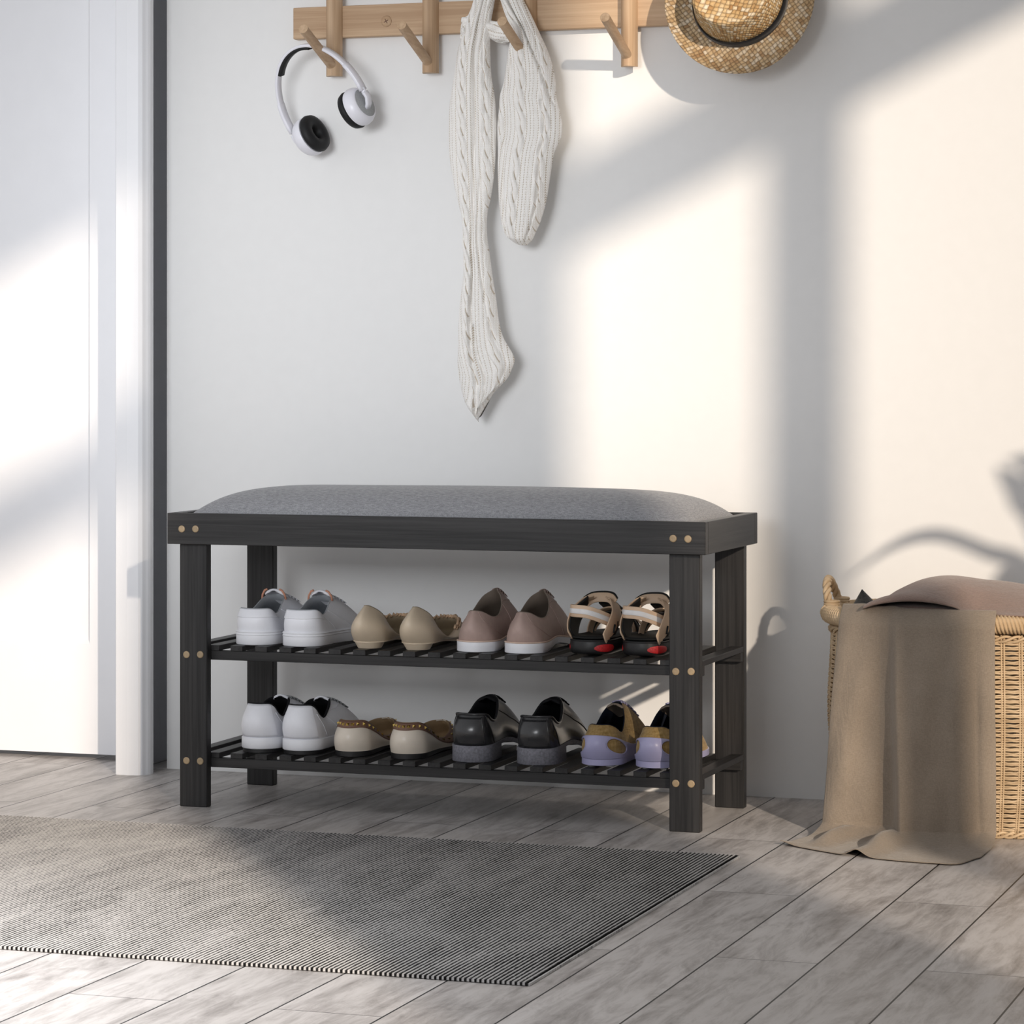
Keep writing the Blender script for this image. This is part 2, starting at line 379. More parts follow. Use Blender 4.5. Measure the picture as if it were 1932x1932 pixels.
# ------------------------------------------------------------ bench
B=empty('shoe_bench',(-.012,-.25,0))
tag(B,'black wooden shoe bench with grey padded seat and two slatted shelves','bench')
def bp(name,mb,mat,parent=B,smooth=False,**k):
    o=mb.build(name,mat,parent,smooth,**k)
    if parent is B: o.matrix_parent_inverse=Matrix.Translation((-B.location[0],-B.location[1],-B.location[2]))
    return o
xl,xr=-.448,.424
bp('front_rail',MB().box(xl,xr,-.413,-.397,.4125,.461,.0008),M['black_x'])
bp('back_rail',MB().box(xl,xr,-.118,-.102,.4125,.461,.0008),M['black_x'])
bp('side_rail',MB().box(xl,xl+.016,-.397,-.118,.4125,.461,.0008),M['black_y'])
bp('side_rail',MB().box(xr-.016,xr,-.397,-.118,.4125,.461,.0008),M['black_y'])
bp('seat_board',MB().box(xl+.016,xr-.016,-.397,-.118,.437,.449),M['black_x'])
for a,b in ((-.434,-.387),(.364,.411)):
    bp('leg',MB().box(a,b,-.397,-.381,0,.4125,.0012),M['black_z'])
    bp('leg',MB().box(a,b,-.137,-.119,0,.4125,.0012),M['black_z'])
edges=[-.4346+.001,-.394]+[-.3544,-.3128,-.2715,-.2304,-.1886,-.148,-.1067,-.0657,-.0248,.0166,.0578,.0997,.1404,.1801,.2212,.2629,.3035,.3448]+[.390]
for zt in (.253,.0845):
    zb=zt-.0085
    bp('shelf_rail',MB().box(-.433,.410,-.3808,-.366,zb-.0145,zb,.0006),M['black_x'])
    bp('shelf_rail',MB().box(-.433,.410,-.153,-.1375,zb-.0145,zb,.0006),M['black_x'])
    for e in edges:
        if e<-.43: e=-.433
        bp('slat',MB().box(e,e+.0205,-.3805,-.1375,zb,zt,.0006),M['black_y'])
def plug(x,y,z):
    mb=MB().lathe([(.0001,.0000),(.0056,0),(.0056,-.0008),(.0046,-.0016),(.0030,-.0012),(.0001,-.0016)],20,Matrix.Translation((x,y,z))@Matrix.Rotation(-PI/2,4,'X')@Matrix.Scale(-1,4,(0,0,1))@Matrix.Scale(-1,4,(0,0,1)))
    o=bp('screw_cap',mb,M['plug'],smooth=True); return o
for u,v in ((343,998),(369,998),(1270,1016),(1298,1017)):
    x,y,z=at_y(u,v,-.413); plug(x,-.413,z)
for u,v in ((352,1235),(378,1235),(352,1435),(378,1436),(1275,1267),(1304,1267),(1275,1478),(1304,1479)):
    x,y,z=at_y(u,v,-.397); plug(x,-.397,z)
# cushion
cu=MB(); R=[];NX,NY=90,36
cx,cy=-.014,-.2575; hx,hy=.410,.138
for j in range(NY+1):
    row=[]
    for i in range(NX+1):
        a=-1+2*i/NX; b=-1+2*j/NY
        a=math.sin(a*PI/2); b=math.sin(b*PI/2)
        ex=max(0,1-abs(a)**8.0)**.60; ey=max(0,1-abs(b)**3.0)**.5
        z=.453+.049*ex*ey+.0007*math.sin(a*5+1)*ex*ey
        row.append((cx+hx*a,cy+hy*b,z))
    R.append(row)
cu.grid(R); cu.box(cx-hx,cx+hx,cy-hy,cy+hy,.4495,.4535)
bp('seat_cushion',cu,M['cushion'],smooth=True)

# ------------------------------------------------------------ shoes
def tab(T):
    xs=[a for a,_ in T]; ys=[b for _,b in T]
    def f(t):
        if t<=xs[0]: return ys[0]
        if t>=xs[-1]: return ys[-1]
        for i in range(len(xs)-1):
            if t<=xs[i+1]:
                h=xs[i+1]-xs[i]; q=(t-xs[i])/h
                m0=(ys[i+1]-ys[i-1])/(xs[i+1]-xs[i-1]) if i>0 else 0
                m1=(ys[i+2]-ys[i])/(xs[i+2]-xs[i]) if i+2<len(xs) else 0
                q2=q*q;q3=q2*q
                return (2*q3-3*q2+1)*ys[i]+(q3-2*q2+q)*h*m0+(-2*q3+3*q2)*ys[i+1]+(q3-q2)*h*m1
    return f
def endprof(t,rh,ph,rt,pt):
    a=max(0,1-t/rh); b=max(0,1-(1-t)/rt)
    return math.sqrt(max(0,1-a**ph))*math.sqrt(max(0,1-b**pt))
class Shoe:
    def __init__(s,L,w,zt,zb,c0,c1,wc,zc,h=(.135,2.0),t=(.22,2.0),hc=(.20,2.0),tc=(.30,2.0),bulge=.06,qt=1.45,qh=1.0):
        s.L=L;s.w=tab(w);s.zt=tab(zt);s.zb=tab(zb);s.c0=c0;s.c1=c1;s.wc=tab(wc);s.zc=tab(zc)
        s.rh,s.ph=h;s.rt,s.pt=t;s.rhc,s.phc=hc;s.rtc,s.ptc=tc;s.bulge=bulge;s.qt=qt;s.qh=qh
    def base(s,ph,off=0.0):
        t=(1-math.cos(ph))/2; sn=math.sin(ph)
        x=math.copysign(endprof(t,s.rh,s.ph,s.rt,s.pt),sn)*s.w(t)
        y=s.L*t
        if off:
            x+=off*math.copysign(min(1,abs(sn)*1.4),sn); y+=off*(-math.cos(ph))
        return x,y,t
    def P(s,ph,v,off=0.0):
        x0,y0,t=s.base(ph); z0=s.zt(t)
        sn=math.sin(ph)
        x1=math.copysign(endprof(t,s.rhc,s.phc,s.rtc,s.ptc),sn)*s.wc(t); y1=s.c0+(s.c1-s.c0)*t; z1=s.zc(t)
        q=s.qh+(s.qt-s.qh)*t**1.2
        g=1-(1-v)**q
        b=1+s.bulge*math.sin(PI*min(1,v*1.15))
        x=(x0+(x1-x0)*v)*b; y=y0+(y1-y0)*v; z=z0+(z1-z0)*g
        if t<.3: y-= .10*s.bulge*(1-t/.3)*math.sin(PI*v)
        p=Vector((x,y,z))
        if off:
            d=.002
            a=s.P(ph+.02,v)-s.P(ph-.02,v); c=s.P(ph,min(1,v+.02))-s.P(ph,max(0,v-.02))
            n=a.cross(c)
            if n.length>1e-12:
                n.normalize()
                if n.dot(Vector((p.x,p.y-s.L*.45,.02)))<0: n=-n
                p=p+n*off
        return p
    def upper(s,N=72,K=14):
        return MB().grid([[tuple(s.P(2*PI*i/N,k/K)) for i in range(N)] for k in range(K+1)],cu=True)
    def lining(s,N=72,th=.0022):
        mb=MB(); rows=[]
        cen=Vector((0,(s.c0+s.c1)/2,0))
        for m in (0,.12,1,2,3,4):
            r=[]
            for i in range(N):
                ph=2*PI*i/N; C=s.P(ph,1); x0,y0,t=s.base(ph)
                d=Vector((C.x,C.y-cen.y,0)); dl=max(d.length,1e-6); Ci=C-d*(th/dl)
                if m==0: r.append(tuple(C)); continue
                if m==.12: r.append(tuple((C+Ci)/2+Vector((0,0,.0012)))); continue
                if m==1: r.append(tuple(Ci)); continue
                q=(m-1)/3
                inn=Vector((x0*.86,s.L*.5+(y0-s.L*.5)*.93,s.zt(t)+.004))
                Ain=Ci+(inn-Ci)*q
                # keep inside the upper
                U=s.P(ph,1-q*.98); lim=.93
                Ain.x=max(min(Ain.x,abs(U.x)*lim),-abs(U.x)*lim)
                r.append(tuple(Ain))
            rows.append(r)
        mb.grid(rows,cu=True)
        b=len(mb.v)-N; mb.f.append(tuple(b+i for i in range(N)))
        return mb
    def sole(s,off=.0018,N=72,zt=None,zb=None,lev=(0,.06,.5,.94,1),ins=(.0012,0,0,0,.0010),t0=0,t1=1,flare=0.0):
        zt=zt or s.zt; zb=zb or s.zb; rows=[]
        for q,i_ in zip(lev,ins):
            r=[]
            for i in range(N):
                ph=2*PI*i/N; x,y,t=s.base(ph,off-i_+flare*(1-q)); 
                r.append((x,min(y,t1*s.L) if t1<1 else y,zb(t)+(zt(t)-zb(t))*q))
            rows.append(r)
        mb=MB().grid(rows,cu=True); mb.f.append(tuple(range(N))); k=len(mb.v)-N; mb.f.append(tuple(k+i for i in range(N)))
        return mb
    def patch(s,a0,a1,v0,v1,off=.0009,n=24,k=8,hole=None):
        """panel lying on the upper between angles a0..a1 (0 = heel) and heights v0(a)..v1(a)"""
        f0=v0 if callable(v0) else (lambda a:v0); f1=v1 if callable(v1) else (lambda a:v1)
        top=[[s.P(a,f0(a)+(f1(a)-f0(a))*j/k,off) for a in [a0+(a1-a0)*i/n for i in range(n+1)]] for j in range(k+1)]
        bot=[[s.P(a,f0(a)+(f1(a)-f0(a))*j/k,-.0004) for a in [a0+(a1-a0)*i/n for i in range(n+1)]] for j in (0,k)]
        rows=[bot[0]]+top+[bot[1]]
        for r in rows: r.insert(0,s.P(a0-.01,0.5*(f0(a0)+f1(a0)),-.0003) if False else r[0].lerp(s.P(a0,.5,-.0004),0.0)); 
        return MB().grid([[tuple(p) for p in r] for r in rows])
    def line(s,pts,r=.0005,off=.0003,n=6):
        """raised seam on the upper through (angle,v) points"""
        P=[]
        for i in range(len(pts)-1):
            for q in range(8):
                a=pts[i][0]+(pts[i+1][0]-pts[i][0])*q/8; v=pts[i][1]+(pts[i+1][1]-pts[i][1])*q/8
                P.append(s.P(a,v,off))
        P.append(s.P(pts[-1][0],pts[-1][1],off))
        return P
def laces(s,mb,v0,v1,n,half,r=.0012):
    """laces crossing the instep, lying on the upper in front of the opening"""
    for i in range(n):
        v=v0+(v1-v0)*i/max(1,n-1)
        for sg in (1,-1):
            mb.tube([tuple(s.P(PI+half*(-1+q/5),min(1,v+sg*.035*(-1+q/5)),r*.75+(.0006 if sg>0 else 0))) for q in range(11)],r,6)
def tongue(s,y0,y1,w0,w1,z0,z1,curl=.006,th=.003,side=1):
    """tongue rising back over the opening; y0,z0 front low, y1,z1 rear high"""
    rows=[]
    for k in range(9):
        q=k/8; y=y0+(y1-y0)*q; z=z0+(z1-z0)*q+curl*math.sin(PI*q)*.4; w=w0+(w1-w0)*q
        if k==8: w*=.86
        rows.append([(w*math.sin(a),y,z-(1-math.cos(a))*w*.75) for a in [(-1.15+2.3*i/10) for i in range(11)]])
    n=len(rows)
    r2=[[(x*.9,y-th*.6,z-th) for x,y,z in r] for r in rows]
    loop=[rows[i]+r2[i][::-1] for i in range(n)]
    mb=MB().grid(loop,cu=True)
    mb.f.append(tuple(range(22))); b=(n-1)*22; mb.f.append(tuple(b+i for i in range(22)))
    return mb

HEEL_Y=-.366
def place(o,x,z): o.location=(x,HEEL_Y,z)

def low_sneaker():
    s=Shoe(.235,[(0,.030),(.15,.0325),(.4,.0335),(.68,.042),(.85,.038),(1,.028)],
      [(0,.0225),(.5,.0205),(1,.020)],[(0,0),(.8,0),(1,.004)],.006,.118,[(0,.026),(.4,.0250),(1,.017)],
      [(0,.0565),(.12,.0560),(.32,.0475),(.5,.0520),(.8,.068),(1,.071)],h=(.12,2.4),t=(.22,2.0),hc=(.17,2.4),tc=(.3,1.8),bulge=.05,qt=1.5)
    o=empty('low_sneaker'); W=M['white_leather']
    s.upper().build('upper',W,o,sub=1); s.lining().build('lining',M['grey_lining'],o)
    s.sole(.0022).build('sole',M['white_rubber'],o,flat_angle=50)
    g=MB()
    for q in (.72,.90):
        g.tube([(lambda b,t:(b[0],b[1],s.zb(b[2])+(s.zt(b[2])-s.zb(b[2]))*q))(s.base(2*PI*i/72,.0022),0) for i in range(72)],.0009,6,closed=True)
    g.build('sole_ridge',M['grey_lining' if False else 'white_rubber'],o)
    s.patch(-1.0,1.0,.60,.985,.0011,30).build('heel_tab',W,o)
    SL=[]
    for sg in(1,-1):
        SL.append((s.line([(sg*1.25,0.02),(sg*1.2,.5),(sg*1.05,.78)]),.0004)); SL.append((s.line([(sg*1.75,.04),(sg*1.62,.5),(sg*1.6,.95)]),.0004))
    [MB().tube(pp,rr,5).build('seam',W,o) for pp,rr in SL]
    tongue(s,.150,.092,.014,.021,.060,.0835).build('tongue',W,o,sub=1)
    for sg in(1,-1):
        MB().tube([(sg*.0205,.094,.0655),(sg*.0192,.0925,.0725),(sg*.0150,.0915,.0795),(sg*.0105,.0912,.0815)],.0017,8).build('tongue_edging',M['peach'],o)
    l=MB(); laces(s,l,.97,.62,5,.62,.0012); l.build('laces',W,o)
    return o
def nude_flat():
    s=Shoe(.228,[(0,.0235),(.12,.0265),(.4,.0215),(.68,.0335),(.85,.027),(1,.014)],
      [(0,.0105),(.3,.010),(.6,.0075),(1,.006)],[(0,.0095),(.3,.009),(.6,.0035),(.8,.0005),(1,.002)],.006,.172,
      [(0,.0070),(.06,.010),(.2,.019),(.45,.0225),(.75,.028),(1,.018)],
      [(0,.0660),(.05,.0645),(.15,.0550),(.3,.033),(.42,.0195),(.55,.0150),(.68,.026),(.8,.036),(1,.0380)],h=(.13,1.9),t=(.42,1.4),hc=(.2,1.6),tc=(.3,2.0),bulge=.24,qt=1.5,qh=1.12)
    o=empty('open_side_flat')
    s.upper().build('upper',M['nude'],o,sub=1); s.lining(th=.0012).build('lining',M['nude_lining'],o)
    s.sole(.0008,zt=tab([(0,.0112),(.3,.0108),(.6,.0082),(1,.0068)])).build('sole',M['nude'],o,flat_angle=50)
    hb=MB(); rows=[]
    for z,k in ((0,.76),(.0012,.79),(.0095,.98)):
        rows.append([(.0235*k*math.copysign(abs(math.sin(a))**.7,math.sin(a)),.027-.0262*k*math.cos(a)*(1 if math.cos(a)>0 else .75),z) for a in [2*PI*i/32 for i in range(32)]])
    hb.grid(rows,cu=True); hb.f.append(tuple(range(32))); hb.f.append(tuple(range(64,96))); hb.build('heel',M['nude'],o,flat_angle=50)
    fr=MB()
    path=[]
    for i in range(49):
        ph=PI*.60+PI*.80*i/48; p=s.P(ph,1); path.append((p.x,p.y,p.z+.0015+.0022*math.sin(i*1.9)))
    fr.tube(path,[.0018+.0010*math.sin(i*2.3) for i in range(49)],7); 
    path2=[(x*1.08,y+.004,z-.0015+.001*math.sin(i*2.7)) for i,(x,y,z) in enumerate(path)]
    fr.tube(path2,.0014,7); fr.build('frill',M['nude_dark'],o)
    return o
def oxford():
    s=Shoe(.240,[(0,.027),(.12,.0295),(.4,.0275),(.68,.0375),(.85,.032),(1,.022)],
      [(0,.0165),(.25,.016),(.42,.0195),(.6,.015),(1,.0135)],[(0,0),(.25,.0005),(.42,.009),(.62,.002),(.8,0),(1,.004)],.010,.122,
      [(0,.0095),(.12,.0150),(.45,.0235),(.8,.017),(1,.004)],
      [(0,.0625),(.10,.0605),(.28,.0520),(.45,.0525),(.62,.062),(.82,.080),(1,.0885)],h=(.13,2.1),t=(.30,1.7),hc=(.25,1.6),tc=(.35,1.6),bulge=.09,qt=1.45)
    o=empty('oxford_shoe')
    s.upper().build('upper',M['mauve'],o,sub=1); s.lining(th=.0015).build('lining',M['mauve_lining'],o)
    s.sole(.0022,flare=.0).build('sole',M['white_rubber'],o,flat_angle=50)
    w=MB(); w.tube([(lambda b:(b[0],b[1],s.zt(b[2])+.0002))(s.base(2*PI*i/72,.0017)) for i in range(72)],.0013,6,closed=True); w.build('welt',M['peach_welt'],o)
    SL=[]
    for sg in(1,-1):
        SL.append((s.line([(sg*.45,.99),(sg*.62,.62),(sg*.95,.35),(sg*1.25,.03)]),.0004))
        SL.append((s.line([(sg*1.95,.98),(sg*1.7,.55),(sg*1.62,.04)]),.0005))
        SL.append((s.line([(sg*2.05,.99),(sg*2.35,.70),(sg*2.65,.62),(sg*PI,.60)]),.0005))
    [MB().tube(pp,rr,5).build('seam',M['mauve'],o) for pp,rr in SL]
    l=MB(); laces(s,l,.97,.75,4,.55,.0010); l.build('laces',M['mauve'],o)
    return o
def sandal():
    o=empty('strap_sandal')
    s=Shoe(.240,[(0,.0315),(.15,.0335),(.4,.0315),(.68,.041),(.85,.039),(1,.030)],[(0,.0265),(.4,.024),(1,.020)],[(0,0),(.8,0),(1,.005)],.01,.2,[(0,.02),(1,.02)],[(0,.03),(1,.03)],h=(.12,2.3),t=(.2,2.1))
    s.sole(.0005,lev=(0,.12,.35,.75,.84,.86,1),ins=(.006,.0015,-.0008,0,.0008,-.0006,0)).build('sole',M['black_rubber'],o,sub=1)
    fb=MB(); rows=[]
    for q,sc,dz in ((0,.985,0),(1,.955,.0035),(2,.90,.001)):
        rows.append([(lambda b:(b[0]*sc,s.L*.5+(b[1]-s.L*.5)*(1-(1-sc)*.7),s.zt(b[2])+dz))(s.base(2*PI*i/60)) for i in range(60)])
    fb.grid(rows,cu=True); k=len(fb.v)-60; fb.f.append(tuple(k+i for i in range(60))); fb.build('footbed',M['black_strap'],o)
    for a in (.47,-.80):
        g=MB(); C=[]
        for j in range(0,7):
            r=j/6; ring=[]
            for i in range(24):
                th=2*PI*i/24; aa=a+.30*r*math.cos(th); z=.0120+.0058*r*math.sin(th)
                x,y,t=s.base(aa,.0006+.0008*math.sqrt(max(0,1-r*r))); ring.append((x,y,z))
            C.append(ring)
        g.grid(C,cu=True); g.build('gel_pad',M['red_gel'],o)
    def arc(pts,n=28):
        # catmull through points
        P=[Vector(p) for p in pts]; out=[]
        for i in range(len(P)-1):
            p0=P[max(0,i-1)];p1=P[i];p2=P[i+1];p3=P[min(len(P)-1,i+2)]
            for q in range(n//(len(P)-1)):
                t=q/(n//(len(P)-1)); out.append(.5*((2*p1)+(p2-p0)*t+(2*p0-5*p1+4*p2-p3)*t*t+(3*p1-p0-3*p2+p3)*t**3))
        out.append(P[-1]); return out
    # heel strap with its white stripe
    hs=arc([(-.031,.068,.062),(-.0335,.032,.0660),(-.022,.006,.0675),(.002,-.001,.0665),(.020,.012,.0590),(.0285,.034,.0510)],40)
    a=MB().ribbon(hs,(0,0,1),.0185,.0022).build('heel_strap',M['strap'],o)
    hs2=[Vector(((p.x)*1.035,(p.y-.03)*1.035+.03,p.z)) for p in hs]
    MB().ribbon([Vector((p.x*1.04,(p.y-.034)*1.05+.034,p.z)) for p in hs],(0,0,1),.0075,.0014).build('stripe',M['white_stripe'],a)
    # side quarters rising from the sole to the ankle strap
    q=arc([(.0270,.006,.0265),(.0315,.026,.043),(.0325,.048,.060),(.0235,.070,.0750),(.012,.078,.0810)],32)
    r=MB().ribbon(q,[(0.1,.8,-.25)]*len(q),[.020+.010*math.sin(PI*i/(len(q)-1)) for i in range(len(q))],.0022).build('side_strap',M['strap'],o)
    q=arc([(-.0290,.016,.0265),(-.0340,.032,.043),(-.0330,.052,.060),(-.0240,.070,.0745),(-.013,.078,.0800)],32)
    MB().ribbon(q,[(0,.8,-.25)]*len(q),[.030+.006*math.sin(PI*i/(len(q)-1)) for i in range(len(q))],.0022).build('side_strap',M['strap'],o)
    for sg in(1,-1):
        b=MB(); 
        for i in range(3):
            y=.030+.013*i; z=.040+.004*i
            b.tube([(sg*(.0325+.0010),y,z-.006),(sg*(.0335+.0010),y+.004,z+.006)],.0021,8,flat=(.5,1))
        b.build('slot',M['black_strap'],o)
    # inner black padding panels
    q=arc([(-.0270,.020,.027),(-.0305,.040,.046),(-.0290,.058,.060),(-.0205,.073,.073)],24)
    MB().ribbon(q,[(0,.8,-.25)]*len(q),.040,.003).build('padding',M['black_strap'],o)
    q=arc([(.0250,.040,.027),(.0285,.056,.044),(.0270,.068,.060)],24)
    MB().ribbon(q,[(0,.8,-.25)]*len(q),.030,.003).build('padding',M['black_strap'],o)
    an=arc([(-.0235,.071,.0750),(-.014,.080,.0815),(.003,.083,.0830),(.015,.079,.0815),(.0225,.072,.0755)],24)
    MB().ribbon(an,(0,.35,1),.0150,.003).build('ankle_strap',M['strap'],o)
    MB().ribbon([p+Vector((0,.004,.0016)) for p in an],(0,.35,1),.0165,.0016).build('ankle_strap_lining',M['black_strap'],o)
    for y,h,w,mm in ((.135,.062,.034,'strap'),(.170,.050,.040,'strap'),(.152,.055,.037,'black_strap')):
        ar=[(w*math.cos(a),y+.01*math.cos(a),.020+(h-.020)*math.sin(a)) for a in [PI*i/20 for i in range(21)]]
        MB().ribbon(ar,(0,1,-.25),.026 if mm=='strap' else .022,.0024).build('vamp_strap',M[mm],o)
    tg=[(0,.190,.047),(0,.165,.055),(0,.135,.064),(0,.112,.072)]
    MB().ribbon(arc(tg,18),(1,0,0),.030,.003).build('tongue',M['black_strap'],o)
    return o
def tall_sneaker():
    s=Shoe(.238,[(0,.0285),(.12,.0300),(.4,.0310),(.68,.040),(.85,.037),(1,.027)],
      [(0,.0235),(.5,.022),(1,.021)],[(0,.006),(.8,.005),(1,.007)],.008,.118,[(0,.0215),(.2,.0235),(.6,.0230),(1,.015)],
      [(0,.0760),(.10,.0745),(.28,.0590),(.44,.0530),(.6,.0620),(.8,.0740),(1,.0750)],h=(.125,2.2),t=(.22,2.0),hc=(.2,2.2),tc=(.3,1.8),bulge=.11,qt=1.5)
    o=empty('court_sneaker'); W=M['white_leather']
    s.upper().build('upper',W,o,sub=1); s.lining(th=.0032).build('lining',M['black_lining'],o)
    s.sole(.0030).build('midsole',M['white_rubber'],o,flat_angle=50)
    s.sole(.0012,zt=tab([(0,.0062),(1,.0072)]),zb=tab([(0,0),(.8,0),(1,.004)])).build('outsole',M['black_rubber'],o,flat_angle=50)
    def vt(a): return .985
    def vb(a): return .02+.0*a
    s.patch(-.62,.62,.03,.985,.0010,24,12).build('heel_panel',W,o)
    rim=MB(); rim.tube([tuple(s.P(2*PI*i/72,1)+Vector((0,0,.0006))) for i in range(72)],.0013,6,closed=True); rim.build('collar_edging',M['black_lining'],o)
    SL=[]
    for sg in(1,-1):
        SL.append((s.line([(sg*.80,.80),(sg*.95,.5),(sg*1.0,.04)]),.0005)); SL.append((s.line([(sg*1.45,.04),(sg*1.5,.5),(sg*1.55,.95)]),.0004))
        SL.append((s.line([(sg*1.75,.98),(sg*2.0,.80),(sg*2.4,.75)]),.0004))
    [MB().tube(pp,rr,5).build('seam',W,o) for pp,rr in SL]
    tongue(s,.160,.100,.013,.0185,.060,.0830,.004,.0022).build('tongue',W,o,sub=1)
    l=MB(); laces(s,l,.97,.55,6,.62,.0016); l.build('laces',M['hp_grey'],o)
    return o
def studded_flat():
    s=Shoe(.238,[(0,.0270),(.12,.0295),(.4,.0285),(.68,.0370),(.85,.030),(1,.010)],
      [(0,.0085),(.3,.008),(.6,.0065),(1,.0065)],[(0,0),(.3,.001),(.5,.0025),(.8,0),(1,.002)],.009,.180,
      [(0,.0195),(.15,.0240),(.45,.0250),(.7,.0290),(.9,.024),(1,.014)],
      [(0,.0550),(.08,.0545),(.25,.0430),(.45,.0260),(.58,.0225),(.72,.0300),(.88,.0390),(1,.0410)],h=(.13,2.1),t=(.45,1.4),hc=(.15,2.1),tc=(.35,1.7),bulge=.10,qt=1.5)
    o=empty('studded_ballet_flat')
    s.upper().build('upper',M['cream'],o,sub=1); s.lining(th=.0012).build('lining',M['tan_lining'],o)
    s.sole(-.0004,zt=tab([(0,.0092),(1,.0070)])).build('sole',M['black_rubber'],o,flat_angle=50)
    def v0(a):
        p=s.P(a,1); t=(1-math.cos(a))/2; h=max(.004,p.z-s.zt(t)); return max(.3,1-.0105/h)
    tr=s.patch(-PI*.86,PI*.86,v0,1.0,.0012,90,4); trim=tr.build('collar_trim',M['brown_trim'],o)
    path=[]
    for i in range(0,33):
        a=PI*.86+PI*.28*i/32; path.append(tuple(s.P(a,1)))
    MB().tube(path,.0012,6).build('front_edging',M['cream'],o)
    for i in range(-13,14):
        a=i*.195
        if abs(a)>2.6: continue
        v=(v0(a)+1)/2; c=s.P(a,v,.0010); 
        ta=(s.P(a+.02,v,.0010)-s.P(a-.02,v,.0010)).normalized(); tb=(s.P(a,min(1,v+.06),.0010)-s.P(a,v-.06,.0010)).normalized(); n=ta.cross(tb).normalized()
        if n.dot(Vector((c.x,c.y-.11,0)))<0: n=-n
        q=.0027
        MB().add([tuple(c+ta*q+tb*q),tuple(c-ta*q+tb*q),tuple(c-ta*q-tb*q),tuple(c+ta*q-tb*q),tuple(c+n*.0028)],[(0,1,4),(1,2,4),(2,3,4),(3,0,4),(0,3,2,1)]).build('stud',M['gold'],trim,smooth=False)
    return o
def dress_shoe():
    s=Shoe(.245,[(0,.0285),(.12,.0310),(.4,.0290),(.68,.0390),(.85,.034),(1,.020)],
      [(0,.0255),(.3,.0275),(.45,.0275),(.65,.0170),(1,.0160)],[(0,.0215),(.3,.0220),(.45,.021),(.65,.0080),(.8,.006),(1,.011)],.008,.115,
      [(0,.0235),(.15,.0250),(.5,.0240),(.8,.0165),(1,.010)],
      [(0,.0735),(.10,.0725),(.25,.0640),(.42,.0600),(.6,.068),(.82,.0860),(1,.0900)],h=(.12,2.7),t=(.30,1.7),hc=(.16,3.0),tc=(.3,1.8),bulge=.08,qt=1.5)
    o=empty('dress_shoe')
    s.upper().build('upper',M['patent'],o,sub=1); s.lining(th=.002).build('lining',M['black_lining'],o)
    s.sole(.0022).build('sole',M['grey_sole'],o,flat_angle=50)
    hb=MB(); rows=[]
    for q,e in ((0,.001),(.05,.0022),(1,.0020)):
        r=[]
        for i in range(72):
            x,y,t=s.base(2*PI*i/72,e); x=max(-.0325,min(.0325,x))
            if y>.070: x*=max(0,1-(y-.070)/(s.L-.070)*1.0)
            r.append((x,min(y,.070),q*(s.zb(min(t,.3))+.0004)))
        rows.append(r)
    hb.grid(rows,cu=True); hb.f.append(tuple(range(72))); k=len(hb.v)-72; hb.f.append(tuple(k+i for i in range(72))); hb.build('heel',M['grey_sole'],o,flat_angle=50)
    s.patch(-.42,.42,.02,.88,.0011,20,12).build('heel_strip',M['patent'],o)
    rim=MB(); rim.tube([tuple(s.P(2*PI*i/72,.985,.0004)) for i in range(72)],.0018,8,closed=True); rim.build('collar_roll',M['patent'],o)
    SL=[]
    for sg in(1,-1):
        SL.append((s.line([(sg*.60,.95),(sg*.75,.5),(sg*.8,.03)]),.0006)); SL.append((s.line([(sg*.42,.90),(sg*.42,.5),(sg*.42,.03)]),.0011))
        SL.append((s.line([(sg*1.9,.97),(sg*1.95,.6),(sg*2.1,.3),(sg*2.15,.03)]),.0008))
        SL.append((s.line([(sg*2.5,.04),(sg*2.55,.40),(sg*2.8,.52),(sg*PI,.54)]),.0008))
    [MB().tube(pp,rr,5).build('seam',M['patent'],o) for pp,rr in SL]
    tongue(s,.140,.088,.012,.019,.078,.0930,.003,.0022).build('tongue',M['black_lining'],o,sub=1)
    l=MB(); laces(s,l,.97,.72,4,.55,.0012); l.build('laces',M['black_lining'],o)
    return o
